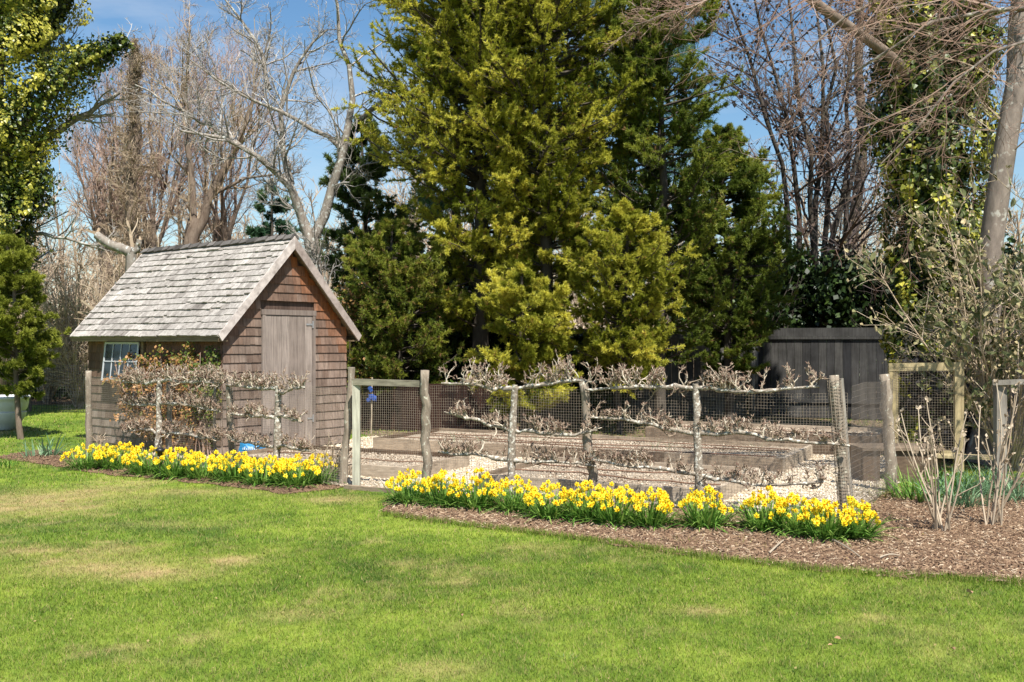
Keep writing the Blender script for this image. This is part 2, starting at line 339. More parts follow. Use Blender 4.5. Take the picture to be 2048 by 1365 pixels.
def ragged(poly, amp=.05, step=.12, seed=3):
    outp = []
    n = len(poly); r = np.random.RandomState(seed)
    for i in range(n):
        a = np.array(poly[i]); b = np.array(poly[(i + 1) % n]); L = np.linalg.norm(b - a); k = max(1, int(L / step))
        for j in range(k):
            p = a + (b - a) * j / k; outp.append((p[0] + r.normal() * amp * .3, p[1] + r.normal() * amp * .5))
    return outp
MULCH_R = ragged(MULCH, .10); SOIL_R = ragged(SOILBED, .06)

dry_spots = [(gnd(60, 1003), .9, .35, .9), (gnd(190, 1135), .42, .14, .9), (gnd(310, 1150), .35, .10, .8), (gnd(60, 1105), .3, .12, .6), (gnd(680, 1000), .35, .12, .8),
             (gnd(450, 1120), .2, .07, .6), (gnd(1400, 1222), .2, .045, .8), (gnd(430, 985), .8, .15, .4), (gnd(600, 1230), .25, .08, .35), (gnd(880, 1340), .2, .07, .6), (gnd(330, 1050), .6, .1, .3), (gnd(1750, 1235), .06, .04, .7)]
def dry(x, y):
    n1 = vnoise(x, y, .9, 1) * .5 + vnoise(x, y, 2.6, 2) * .3 + vnoise(x, y, 7, 3) * .2
    n1 = n1 + (vnoise(x, y, 16, 11) - .5) * .25
    d = np.clip((n1 - .63) * 2.6, 0, .5) * np.clip(1.1 - (x + 2) * .18, .25, 1)
    br = .2 + .9 * vnoise(x, y, 5, 8) + .7 * vnoise(x, y, 15, 12)
    for (c, sx, sy, a) in dry_spots:
        d = d + .82 * a * br * np.exp(-((x - c[0]) / sx) ** 2 - ((y - c[1]) / (sy * 1.8)) ** 2)
    return np.clip(d, 0, .95)
def gtint(x, y):
    return np.clip(.5 + (vnoise(x, y, .7, 5) - .5) * .55 + (vnoise(x, y, 3.1, 6) - .5) * .4 + (vnoise(x, y, 9, 7) - .5) * .45 + (vnoise(x, y, 24, 4) - .5) * .4, 0, 1)

# ground: fine patch near, big sheet to the horizon
g = Geo()
xs = np.arange(-17, 17.01, .11); ys = np.arange(.5, 24.2, .11); X, Y = np.meshgrid(xs, ys)
v = np.stack([X, Y, np.zeros_like(X)], -1).reshape(-1, 3); nx, ny = len(xs), len(ys)
idx = np.arange(nx * ny).reshape(ny, nx)
f = np.stack([idx[:-1, :-1], idx[:-1, 1:], idx[1:, 1:], idx[1:, :-1]], -1).reshape(-1, 4)
g.add(v, f, gtint(v[:, 0], v[:, 1]), dry(v[:, 0], v[:, 1]))
lawn = g.build('lawn', M['lawn']); tag(lawn, kind='structure')
def rough(poly3):
    return poly3
g = Geo()
g.add([(-600, -100, -.004), (600, -100, -.004), (600, 24, -.004), (-600, 24, -.004)], [(0, 1, 2, 3)], .45, .08)
tag(g.build('ground', M['lawn']), kind='structure')
g = Geo(); g.add([(-600, 24, -.004), (600, 24, -.004), (600, 1500, -.004), (-600, 1500, -.004)], [(0, 1, 2, 3)])
tag(g.build('woodland_ground', M['litter']), kind='structure')
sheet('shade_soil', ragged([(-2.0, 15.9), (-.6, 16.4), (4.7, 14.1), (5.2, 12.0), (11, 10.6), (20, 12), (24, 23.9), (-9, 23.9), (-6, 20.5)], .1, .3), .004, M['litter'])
sheet('mulch_bed', MULCH_R, .007, M['mulch'])
sheet('flower_bed_soil', SOIL_R, .006, M['mulch'])
sheet('gravel_path', GRAVEL, .010, M['gravel'])

# ------------------------------------------------------------------ grass blades
def blades(n, y0, y1, wid, ln, xlim=None):
    y = rng.uniform(y0, y1, n); hw = y * .53 + 1.6; x = rng.uniform(-1, 1, n) * hw
    bare = inside(MULCH_R, x, y) | inside(SOIL_R, x, y) | inside(GRAVEL, x, y)
    SHED = [(-3.73, 13.2), (-2.41, 14.89), (-4.95, 16.87), (-6.27, 15.18)]
    bare |= inside(SHED, x, y)
    k = ~bare; x = x[k]; y = y[k]; n = len(x)
    d = dry(x, y); a = rng.uniform(0, 2 * math.pi, n); lean = rng.uniform(.2, 1.7, n); L = ln * rng.uniform(.5, 1.3, n) * (1 - .35 * d)
    w = wid * rng.uniform(.7, 1.3, n)
    t = np.stack([np.cos(a + 1.57), np.sin(a + 1.57), 0 * a], -1) * w[:, None] * .5
    b = np.stack([x, y, 0 * x - .002], -1); top = b + np.stack([np.cos(a) * lean * L, np.sin(a) * lean * L, L], -1)
    v = np.stack([b - t, b + t, top], 1).reshape(-1, 3)
    tn = np.clip(gtint(x, y) + rng.normal(0, .30, n), 0, 1); dd = np.clip(d * rng.uniform(.2, 1.7, n) + (rng.rand(n) < .14) * .7, 0, 1)
    return v, np.arange(n * 3).reshape(-1, 3), np.repeat(tn, 3), np.repeat(dd, 3)
g = Geo()
for n_, a_, b_, w_, l_ in ((260000, 3.3, 5.6, .0032, .022), (210000, 5.6, 7.6, .004, .023), (150000, 7.6, 10.5, .005, .025), (85000, 10.5, 15, .008, .03), (40000, 15, 23, .014, .04)):
    g.add(*blades(n_, a_, b_, w_, l_))
tag(g.build('grass', M['blade']), 'short green lawn grass with straw coloured patches', 'grass', kind='stuff')

# loose chips and pebbles
def patch_pts(poly, n, seed=0):
    P = np.array(poly); lo = P.min(0); hi = P.max(0); x = rng.uniform(lo[0], hi[0], n * 3); y = rng.uniform(lo[1], hi[1], n * 3); k = inside(poly, x, y) & (np.abs(x) < y * .55 + .5)
    return x[k][:n], y[k][:n]
pv = np.array([(-.5, -.5, 0), (.5, -.5, 0), (.5, .5, 0), (-.5, .5, 0), (-.4, -.3, 1), (.45, -.3, .8), (.4, .35, 1), (-.45, .3, .7)])
pf = np.array([(4, 5, 6, 7), (0, 1, 5, 4), (1, 2, 6, 5), (2, 3, 7, 6), (3, 0, 4, 7)])
def chips(poly, n, lx, ly, lz, z0):
    x, y = patch_pts(poly, n); n = len(x); q = rand_rot(n, np.array([0, 0, 1.]), .35); k_ = rng.uniform(.35, 1.2, n) ** 1.6 + .25; s = np.stack([lx * k_ * rng.uniform(.8, 1.4, n), ly * rng.uniform(.4, 1.4, n), lz * rng.uniform(.5, 1.5, n)], -1)
    return np.stack([x, y, np.full(n, z0)], -1), q * s[:, :, None], rng.rand(n)
g = Geo(); T, Mx, ti = chips(ragged(MULCH, .16, .1, 5), 38000, .030, .010, .006, .008); g.scatter(pv, pf, T, Mx, ti)
T, Mx, ti = chips(ragged(MULCH, .2, .1, 6), 9000, .075, .0035, .003, .012); g.scatter(pv, pf, T, Mx, ti * .6 + .4)
T, Mx, ti = chips(SOIL_R, 6000, .03, .014, .005, .008); g.scatter(pv, pf, T, Mx, ti * .7)
tag(g.build('bark_chips', M['chip']), 'reddish brown bark mulch chips around the flower beds', 'mulch', kind='stuff')
g = Geo(); T, Mx, ti = chips(GRAVEL, 40000, .02, .017, .011, .010); g.scatter(pv, pf, T, Mx, ti)
tag(g.build('gravel', M['pebble']), 'pale cream pea gravel on the paths between raised beds', 'gravel', kind='stuff')

# ------------------------------------------------------------------ shed
W, L = 2.14, 3.217
SH = np.array([-3.73, 13.2, 0.]); SROT = math.atan2(.788, .616)
shed = thing('garden_shed', 'small cedar shingled garden shed with grey shake roof and plank door', 'shed', SH, SROT)
EAVE_Z, RIDGE_Z, OV, OA = 1.60, 2.94, .13, .155
slope = (RIDGE_Z - EAVE_Z) / (W / 2 + OA)
def rooftop(x): return RIDGE_Z - abs(x - W / 2) * slope
def gable_h(x): return rooftop(x) - .10
# wall core
g = Geo()
xs_ = [0.02, W / 2, W - .02]
core = [(.02, .02, 0), (W - .02, .02, 0), (W - .02, .02, gable_h(W)), (W / 2, .02, gable_h(W / 2)), (.02, .02, gable_h(0)),
        (.02, L - .02, 0), (W - .02, L - .02, 0), (W - .02, L - .02, gable_h(W)), (W / 2, L - .02, gable_h(W / 2)), (.02, L - .02, gable_h(0))]
g.add(core, [(0, 1, 2, 4), (5, 9, 7, 6), (0, 4, 9, 5), (1, 6, 7, 2), (0, 5, 6, 1)], 0.1); g.add(core, [(4, 2, 3), (9, 8, 7)], .1)
wall = g.build('wall', M['shingle'], shed)
# shingle courses on a wall
EXP = .1185
def fresh_front(x, z):
    d = (gable_h(x) - z)           # depth under the rake
    side = 1.0 if x > W * .5 else .35
    f = max(0, 1 - abs(d - .1) / .5) * side
    if z > 2.25: f = max(f, .55 * (z - 2.1))
    if z > 1.9: f = max(f, .12)
    if x > 1.6 and z < 1.6: f = max(f, .22 * max(0, (z - .9) / .7))
    return min(1, f)
def shingle(g, x0, x1, z0, z1a, z1b, face, tint, wear, th=.014):
    """face(x,d,z)->point ; butt stands out th at the bottom, thin at the top"""
    v = [face(x0, th, z0), face(x1, th, z0), face(x1, .003, z1b), face(x0, .003, z1a), face(x0, 0, z0), face(x1, 0, z0), face(x1, 0, z1b), face(x0, 0, z1a)]
    g.add(v, [(0, 1, 2, 3), (4, 5, 1, 0), (0, 3, 7, 4), (1, 5, 6, 2)], tint, wear)
g = Geo(); nrow = 25
for r in range(nrow):
    z0 = .03 + r * EXP; x = 0.0 - rng.uniform(0, .0)
    rowt = rng.uniform(-.05, .05)
    while x < W:
        w = rng.uniform(.07, .15); x1 = min(W, x + w)
        segs = [(x, x1)]
        if z0 < 1.93:
            if x1 > .61 and x < 1.53:
                segs = [(x, .61)] if x < .61 else ([(1.53, x1)] if x1 > 1.53 else [])
        for a, b in segs:
            if b - a < .01: continue
            gm = (a + b) / 2; zt = z0 + EXP + .02
            lim_a, lim_b = gable_h(a) + .02, gable_h(b) + .02
            if min(lim_a, lim_b) < z0 + .01: continue
            zz = z0 + rng.normal() * .0012
            hgt = max(0, 1 - z0 / 1.9)
            t = .42 + .28 * hgt * rng.rand() + .22 * rng.rand() + rowt - (.15 if rng.rand() < .15 else 0)
            fr = fresh_front(gm, z0) * rng.uniform(.6, 1.15)
            shingle(g, a + .001, b - .001, zz, min(zt, lim_a), min(zt, lim_b), lambda X_, d, Z: (X_, -d, Z), np.clip(t, 0, 1), np.clip(fr, 0, 1), .019 + rng.uniform(0, .002))
        x = x1
# side walls
WX0, WX1, WZ0, WZ1 = 1.74, 2.76, .96, 1.50
for side in (0, 1):
    for r in range(14):
        z0 = .03 + r * EXP; y = 0.
        while y < L:
            w = rng.uniform(.07, .15); y1 = min(L, y + w)
            if not (side == 0 and y1 > WX0 and y < WX1 and z0 + EXP > WZ0 and z0 < WZ1):
                top = min(z0 + EXP + .02, gable_h(0) - .005)
                if top > z0 + .02:
                    fr = np.clip((z0 - .7) * .40, 0, .35) * rng.uniform(.5, 1.2); t = .2 + .5 * rng.rand() * (1.2 - z0 * .5) + (.25 if z0 < .4 else 0)
                    if side == 0: fc = lambda X_, d, Z: (-d, L - X_ if False else X_, Z)
                    else: fc = lambda X_, d, Z: (W + d, X_, Z)
                    shingle(g, y + .001, y1 - .001, z0 + rng.normal() * .0012, top, top, fc, np.clip(t, 0, 1), fr, .019)
            y = y1
g.build('shingle_cladding', M['shingle'], wall)
# corner boards
# door
dr = Geo(); nb = 6; dx0, dx1 = .665, 1.48
for i in range(nb):
    a = dx0 + (dx1 - dx0) * i / nb; b = dx0 + (dx1 - dx0) * (i + 1) / nb
    dr.box(a + .002, b - .002, -.030 - rng.uniform(0, .004), .0, .05, 1.845, rng.uniform(.35, .9))
door = dr.build('door', M['door'], shed)
fr_ = Geo(); fr_.box(.612, .662, -.04, .0, .02, 1.85, .75); fr_.box(1.483, 1.533, -.04, 0, .02, 1.85, .3); fr_.box(.600, 1.545, -.044, 0, 1.853, 1.925, .3)
fr_.build('door_frame', M['door'], shed)
for hz, hl in ((1.73, .12), (.42, .10)):
    h = Geo(); h.box(1.485 - hl, 1.483, -.041, -.036, hz - .012, hz + .012); h.box(1.468, 1.492, -.049, -.0405, hz - .05, hz + .05)
    hv = h.build('hinge', M['iron'], door)
# window: awning sash propped open, frame in the wall
wf = Geo()
wf.box(-.035, .01, WX0, WX0 + .07, WZ0, WZ1, .3); wf.box(-.035, .01, WX1 - .07, WX1, WZ0, WZ1, .3); wf.box(-.04, .01, WX0 - .02, WX1 + .02, WZ1 + .001, WZ1 + .07, .4); wf.box(-.05, .01, WX0 - .02, WX1 + .02, WZ0 - .04, WZ0 - .001, .4)
win = thing('window', None, None); win.parent = shed; del_keys = [k for k in ('label', 'category') if k in win]
wf.build('frame', M['fascia'], win)
bk = Geo(); bk.box(.0, .012, WX0 + .071, WX1 - .071, WZ0, WZ1, 0); bk.build('dark_opening', M['black'], win)
sash = Geo(); pane = Geo(); sy0, sy1, sz0, sz1 = WX0 + .09, WX1 - .09, WZ0 - .01, WZ1 - .03
def tilt(z): return -.045 - (sz1 - z) / (sz1 - sz0) * .06
def sbar(y0, y1, z0, z1, th=.014):
    v = []
    for z in (z0, z1):
        for d in (0, th):
            for y in (y0, y1): v.append((tilt(z) - d, y, z))
    sash.add(v, [(0, 1, 3, 2), (4, 6, 7, 5), (0, 4, 5, 1), (2, 3, 7, 6), (0, 2, 6, 4), (1, 5, 7, 3)])
for i in range(5):
    yy = sy0 + (sy1 - sy0) * i / 4; w = .026 if i in (0, 4) else .011; sbar(yy - w / 2, yy + w / 2, sz0, sz1)
for z, w in ((sz0, .03), ((sz0 + sz1) / 2, .013), (sz1, .03)): sbar(sy0 - .01, sy1 + .01, z - w / 2, z + w / 2, .017)
pane.add([(tilt(sz0) - .004, sy0, sz0), (tilt(sz0) - .004, sy1, sz0), (tilt(sz1) - .004, sy1, sz1), (tilt(sz1) - .004, sy0, sz1)], [(0, 3, 2, 1)])
sash.build('sash', M['white'], win); pane.build('pane', M['glass'], win)
# roof: decks, shingles, ridge cap
RY0, RY1 = -OV, L + .215
deck = Geo()
for sgn in (-1, 1):
    xe = W / 2 + sgn * (W / 2 + OA); nx_ = math.sin(math.atan(slope)); 
    p = [(xe, RY0, EAVE_Z - .035), (xe, RY1, EAVE_Z - .035), (W / 2, RY1, RIDGE_Z - .035), (W / 2, RY0, RIDGE_Z - .035)]
    q = [(a, b, c - .05) for a, b, c in p]; deck.add(p + q, [(0, 1, 2, 3), (7, 6, 5, 4), (0, 4, 5, 1), (3, 7, 4, 0), (1, 5, 6, 2)], .4)
roof = deck.build('roof', M['fascia'], shed)
rs = Geo(); ncourse = 15; SL = math.hypot(W / 2 + OA, RIDGE_Z - EAVE_Z); ex = SL / ncourse
for sgn in (-1, 1):
    dn = np.array([sgn * (W / 2 + OA), 0, -(RIDGE_Z - EAVE_Z)]) / SL; nn = np.array([sgn * (RIDGE_Z - EAVE_Z), 0, (W / 2 + OA)]) / SL
    for r in range(ncourse):
        y = RY0 - .015
        sag = .0
        while y < RY1 + .01:
            w = rng.uniform(.055, .12); y1 = min(RY1 + .015, y + w)
            s0 = SL - r * ex + .012 + rng.normal() * .004; s1 = s0 - ex - .03
            miss = rng.rand() < .05 and r > 2
            if miss: s0 -= rng.uniform(.012, .03)
            if r == ncourse - 1: s1 = max(s1, 0.0)
            base = np.array([W / 2, 0, RIDGE_Z - .035]); lift = .022 + rng.uniform(0, .005) + (.012 if rng.rand() < .05 else 0)
            wob = .006 * math.sin(y * 3 + r)
            def P_(s, yy, h): return base + dn * s + nn * (h + wob) + np.array([0, yy, 0])
            v = [P_(s0, y + .0012, lift), P_(s0, y1 - .0012, lift), P_(s1, y1 - .0012, .006), P_(s1, y + .0012, .006), P_(s0, y + .0012, .001), P_(s0, y1 - .0012, .001), P_(s1, y1 - .0012, 0), P_(s1, y + .0012, 0)]
            t = np.clip(.57 + rng.normal() * .11 - (.25 if rng.rand() < .10 else 0), 0, 1)
            rs.add(v, [(0, 1, 2, 3), (4, 5, 1, 0), (0, 3, 7, 4), (1, 5, 6, 2)], t)
            y = y1
rs.build('roof_shingles', M['roof'], roof)
rc = Geo(); y = RY0 - .02
while y < RY1:
    y1 = min(RY1 + .02, y + rng.uniform(.16, .24))
    for sgn in (-1, 1):
        dn = np.array([sgn * (W / 2 + OA), 0, -(RIDGE_Z - EAVE_Z)]) / SL; nn = np.array([sgn * (RIDGE_Z - EAVE_Z), 0, (W / 2 + OA)]) / SL
        b0 = np.array([W / 2, y, RIDGE_Z + .008]); b1 = np.array([W / 2, y1 + .03, RIDGE_Z + .0]); wd = .085 + rng.uniform(-.006, .01); h0 = .022 + rng.uniform(0, .012)
        v = [b0 + nn * h0, b1 + nn * .012, b1 + dn * wd + nn * .012, b0 + dn * wd + nn * h0, b0, b1, b1 + dn * wd, b0 + dn * wd]
        rc.add(v, BOXF[[0]] * 0 + np.array([[0, 3, 2, 1]]), rng.rand()); rc.add(v, [(3, 7, 6, 2), (0, 4, 7, 3), (4, 5, 6, 7)], .3)
    y = y1
rc.build('ridge_cap', M['ridge'], roof)
for sgn in (-1, 1):
    for yb, nm in ((RY0 - .012, 'barge_board'), (RY1 + .012, 'barge_board')):
        b = Geo(); xe = W / 2 + sgn * (W / 2 + OA + .012); wd = .175
        p = [(W / 2, RIDGE_Z - .01), (xe, EAVE_Z - .02), (xe - sgn * .055, EAVE_Z - .10), (W / 2, RIDGE_Z - .01 - wd)]
        v = [(x, yb - .012, z) for x, z in p] + [(x, yb + .012, z) for x, z in p]
        b.add(v, [(0, 1, 2, 3), (7, 6, 5, 4), (0, 4, 5, 1), (1, 5, 6, 2), (2, 6, 7, 3)], .85 if sgn < 0 else .35)
        b.build(nm, M['barge'], roof)
b = Geo(); b.box(-OA + .005, -OA + .03, RY0 + .013, RY1 - .013, EAVE_Z - .105, EAVE_Z - .04, .7); b.box(-OA + .031, -.001, RY0 + .02, RY1 - .02, EAVE_Z - .105, EAVE_Z - .09, .3)
b.box(W + .001, W + OA - .005, RY0 + .02, RY1 - .02, EAVE_Z - .105, EAVE_Z - .09, .3); b.build('fascia', M['fascia'], roof)

# ------------------------------------------------------------------ raised beds
E1 = nrm(np.array([.894, -.447, 0])); E2 = nrm(np.array([.447, .894, 0]))
def raised_bed(label, p0, ln, dp, h=.17, t=(.5, .5), hoses=3, E2_=E2, soilh=.05, tb=.5):
    p0 = np.array(p0, float); o = thing('raised_bed', label, 'raised bed', p0, 0, 'raised timber beds')
    th = .045; e1 = E1; e2 = E2_
    c = [np.zeros(3), e1 * ln, e1 * ln + e2 * dp, e2 * dp]
    def board(a, b, tt, wv=0):
        g = Geo(); n = max(1, int(np.linalg.norm(b - a) / 1.3)); 
        for i in range(n):
            q0 = a + (b - a) * i / n; q1 = a + (b - a) * ((i + 1) / n) - nrm(b - a) * .004
            g.beam(q0 + [0, 0, h / 2 + rng.normal() * .002], q1 + [0, 0, h / 2 + rng.normal() * .003], th, h, np.clip(tt + rng.normal() * .12, 0, 1))
        g.build('board', M['bedboard'], o)
    board(c[0], c[1], t[0]); board(c[1] + e2 * (th / 2 + .002), c[2] - e2 * (th / 2 + .002), t[1]); board(c[3], c[2], tb); board(c[0] + e2 * (th / 2 + .002), c[3] - e2 * (th / 2 + .002), .3)
    s = Geo(); k = 24; m2 = 12; vv = []
    for j in range(m2 + 1):
        for i in range(k + 1):
            p = e1 * (th / 2 + (ln - th) * i / k) + e2 * (th / 2 + (dp - th) * j / m2); q = p + p0
            vv.append((p[0], p[1], h - soilh + .03 * (vnoise(q[0], q[1], 4, 9) - .5)))
    ff = [(j * (k + 1) + i, j * (k + 1) + i + 1, (j + 1) * (k + 1) + i + 1, (j + 1) * (k + 1) + i) for j in range(m2) for i in range(k)]
    s.add(vv, ff); s.build('soil', M['soil'], o)
    nc = int(900 * ln * dp); a_ = rng.uniform(.03, .97, nc); b_ = rng.uniform(.04, .96, nc); T_ = e1 * (ln * a_)[:, None] + e2 * (dp * b_)[:, None] + [0, 0, h - soilh + .004]
    cg = Geo(); cg.scatter(pv, pf, T_, rand_rot(nc, np.array([0, 0, 1.]), .5) * (np.array([.022, .012, .008]) * rng.uniform(.3, 1.3, (nc, 1)))[:, :, None], rng.rand(nc)); tag(cg.build('soil_crumbs', M['crumb'], o), kind='stuff')
    for i in range(hoses):
        f = (i + 1) / (hoses + 1); hp = []
        for a in np.linspace(.03, .97, 14): hp.append(e1 * ln * a + e2 * dp * (f + .07 * math.sin(a * 6 + i * 2.1) + rng.normal() * .018) + np.array([0, 0, h - soilh + .025]))
        hg = Geo(); hg.tubes(np.array(hp), np.full(14, .008), 5); hg.build('soaker_hose', M['hose'], o)
    return o
bedA = raised_bed('raised bed with bare soil beside the shed door', (-1.12 - 2.6 * .894, 11.0 + 2.6 * .447, 0), 2.6, 1.35, .15, (.75, .7), 1, tb=.02)
bedC = raised_bed('raised bed directly behind the fence, long grey front board', (-.33, 10.38, 0), 2.42, 1.75, .155, (.85, .6), 2)
bedD = raised_bed('longest raised bed at the back with dark front board', (-1.90, 14.1, 0), 5.55, 1.75, .17, (.35, .85), 3)
#bedE = raised_bed('short brown board bed seen through the gate', (-2.3, 13.9, 0), 1.15, .35, .13, (.1, .1), 1)
bedF = raised_bed('far raised bed littered with dead leaves near the board fence', (1.9, 14.5, 0), 3.1, 1.3, .28, (.1, .3), 1)

# ------------------------------------------------------------------ posts, wire fences, gates
def post(g, base, top, r0, r1, k=9, n=9, wob=.006, tint=.5):
    base = np.array(base, float); top = np.array(top, float); t = np.linspace(0, 1, n)[:, None]
    p = base + (top - base) * t; p[1:-1] += rng.normal(size=(n - 2, 3)) * wob * [1, 1, 0]
    r = r0 + (r1 - r0) * t[:, 0] + rng.normal(size=n) * r0 * .05
    p = np.vstack([p, p[-1] + [0, 0, .001]]); r = np.r_[r, 1e-4]
    g.tubes(p, r, k, tint)
def netting(g, a, b, z0, z1, cell=.0254, w=.0009, sag=0., cx=None, top_fn=None):
    """square wire mesh between ground points a and b"""
    a = np.array(a, float); b = np.array(b, float); d = b - a; L_ = np.linalg.norm(d[:2]); cx = cx or cell
    nrm2 = np.array([-d[1], d[0], 0]) / L_
    n = int(L_ / cx); t = (np.arange(n + 1) / n)[:, None]; P = 7
    zz = np.linspace(0, 1, P)
    wav = lambda tt, z: (.006 * np.sin(tt * L_ * 5.1 + z * 3) + .004 * np.sin(tt * L_ * 11 + 2 * z))
    z1v = z1 + .012 * np.sin(t[:, 0] * L_ * 3.3)
    pts = (a + d * t)[:, None, :] + np.zeros((1, P, 1)); pts[..., 2] = z0 + (z1v[:, None] - z0) * zz[None]
    pts += nrm2 * wav(t, pts[..., 2])[..., None]
    g.tubes(pts, np.full(pts.shape[:2], w), 3)
    m = int((z1 - z0) / cell); k = max(8, int(L_ / .12)); tt = np.linspace(0, 1, k)
    for i in range(m + 1):
        f = i / m; p = a + d * tt[:, None]; zt = z1 + .012 * np.sin(tt * L_ * 3.3); p[:, 2] = z0 + (zt - z0) * f + rng.normal() * .001
        p += nrm2 * wav(tt, p[:, 2])[:, None]; g.tubes(p, np.full(k, w), 3)

# left run
lf = thing('wire_fence', 'low wire mesh fence on rough posts in front of the shed', 'fence', FENCE_L1, 0, 'wire mesh garden fences')
def onleft(px):
    r = (px - 1024) / F_; d = FENCE_L1 - GATE_L; # point on line with x/y=r
    t = (r * GATE_L[1] - GATE_L[0]) / (d[0] - r * d[1]); return GATE_L + d * t
def onright(px):
    r = (px - 1024) / F_; d = FENCE_R1 - FENCE_R0
    t = (r * FENCE_R0[1] - FENCE_R0[0]) / (d[0] - r * d[1]); return FENCE_R0 + d * t
for px, topy, r, lean in ((180, 742, .042, (0, 0)), (338, 765, .035, (.0, 0)), (466, 758, .042, (-.04, 0)), (430, 770, .018, (0, 0))):
    p = onleft(px) if px != 180 else FENCE_L1.copy(); h = 1.5 - (topy - 682.5) / F_ * p[1]
    g = Geo(); post(g, p + [0, .0, -.05], p + [lean[0], lean[1], h], r * 1.1, r * .95, tint=.5 if px != 466 else .1)
    off(g, FENCE_L1).build('post', M['post'], lf)
g = Geo(); netting(g, FENCE_L1 + [0, -.045, 0], GATE_L + [-.03, -.045, 0], .02, 1.02)
off(g, FENCE_L1).build('wire_netting', M['wire'], lf)
# gate left post (round, leaning) and gate
p = np.array([-1.735, 10.66, 0]); g = Geo(); post(g, p + [-.03, 0, -.05], at(703, 10.66, 735), .043, .038, wob=.008)
gp = g.build('gate_post', M['post']); tag(gp, 'thin leaning lichened post beside the shed corner and gate', 'post')
gate = thing('garden_gate', 'mesh garden gate with mossy top rail between two posts', 'gate', (-1.6, 10.5, 0))
q0 = np.array([(713 - 1024) / F_ * 10.5, 10.5, 0]); q1 = np.array([(848 - 1024) / F_ * 10.2, 10.2, 0])
g = Geo(); g.beam(q0 + [0, 0, -.0], q0 + [0, 0, at(0, 10.5, 762)[2]], .075, .07, .8); off(g, (-1.6, 10.5, 0)).build('stile', M['stile'], gate)
g = Geo(); g.beam(q0 + [-.035, -.002, at(0, 10.5, 764)[2]], q1 + [-.03, 0, at(0, 10.2, 768)[2]], .06, .062, .6); off(g, (-1.6, 10.5, 0)).build('top_rail', M['rail'], gate)
g = Geo(); netting(g, q0 + [.03, -.02, 0], q1 + [-.02, -.02, 0], .03, 1.06, .0235, .0010); off(g, (-1.6, 10.5, 0)).build('wire_netting', M['wire'], gate)
g = Geo(); g.beam(q0 + [-.1, -.10, .02], gnd(800, 988) + [0, 0, .02], .05, .045, .35); off(g, (-1.6, 10.5, 0)).build('threshold', M['bedboard'], gate)
# right run
rf = thing('wire_fence', 'wire mesh fence behind the long daffodil row', 'fence', FENCE_R0, 0, 'wire mesh garden fences')
for px, topx, topy, r in ((855, 850, 741, .043), (1190, 1167, 763, .041), (1692, 1668, 751, .040)):
    p = onright(px); tp = at(topx, p[1], topy); g = Geo(); post(g, p + [0, .0, -.05], tp, r * 1.12, r, wob=.012, n=12, tint=.4); off(g, FENCE_R0).build('post', M['post'], rf)
g = Geo(); netting(g, FENCE_R0 + [.04, -.055, 0], FENCE_R1 + [0, -.055, 0], .02, 1.06, .0254, .0009); off(g, FENCE_R0).build('wire_netting', M['wire'], rf)
# wrapped mesh round the end post
g = Geo(); pb = onright(1692); tp = at(1668, pb[1], 760)
for i in range(44):
    f = i / 43; c = pb + (tp - pb) * f; th = np.linspace(0, 2 * math.pi, 12); g.tubes(np.stack([c[0] + .056 * np.cos(th), c[1] + .056 * np.sin(th), 0 * th + c[2] + .01], -1), np.full(12, .002), 3)
for th in np.arange(0, 6.28, .6):
    o_ = np.array([.056 * math.cos(th), .056 * math.sin(th), 0]); g.tubes(np.array([pb + o_, (pb + tp) / 2 + o_, tp + o_]), np.full(3, .002), 3)
off(g, FENCE_R0).build('mesh_wrap', M['wire'], rf)
# return run
rt = thing('wire_fence', 'short mesh panel turning back beside the mulch bed', 'fence', FENCE_R1, 0, 'wire mesh garden fences')
P2 = np.array([3.74, 10.15, 0]); g = Geo(); post(g, P2 + [.03, 0, -.05], at(1768, 10.15, 749), .062, .05, wob=.012, n=12, tint=.6); off(g, FENCE_R1).build('post', M['post'], rt)
g = Geo(); netting(g, FENCE_R1 + [.06, 0, 0], P2 + [-.02, 0, 0], .02, 1.12, .05, .0016, cx=.035); netting(g, P2 + [.04, .02, 0], P2 + [.4, 1.2, 0], .02, 1.1, .05, .0014, cx=.045); off(g, FENCE_R1).build('wire_netting', M['wire_rust'], rt)
g = Geo(); g.beam(at(1704, 9.2, 1005), at(1684, 9.2, 757), .02, .02, .8); off(g, FENCE_R1).build('stake', M['greywood'], rt)
# treated timber frame gate
fg = thing('cage_door', 'treated yellow timber frame door filled with mesh, shrub side', 'door', (4.6, 11.4, 0))
a0 = at(1786, 11.4, 735); a1 = at(1917, 11.3, 733); o0 = np.array([4.6, 11.4, 0])
for pa in (a0, a1):
    g = Geo(); g.beam([pa[0], pa[1], .06], [pa[0], pa[1], pa[2] - .045], .10, .05, rng.uniform(.5, .9)); off(g, o0).build('stile', M['treated'], fg)
g = Geo(); g.beam([a0[0] - .05, a0[1] - .002, a0[2]], [a1[0] + .05, a1[1] - .002, a1[2]], .05, .088, .75); off(g, o0).build('rail', M['treated'], fg)
g = Geo(); g.beam([a0[0] + .05, a0[1] - .002, .25], [a1[0] - .05, a1[1] - .002, .25], .05, .08, .7); off(g, o0).build('rail', M['treated'], fg)
g = Geo(); netting(g, [a0[0], 11.37, 0], [a1[0], 11.28, 0], .25, a0[2], .028, .0012); off(g, o0).build('wire_netting', M['wire'], fg)
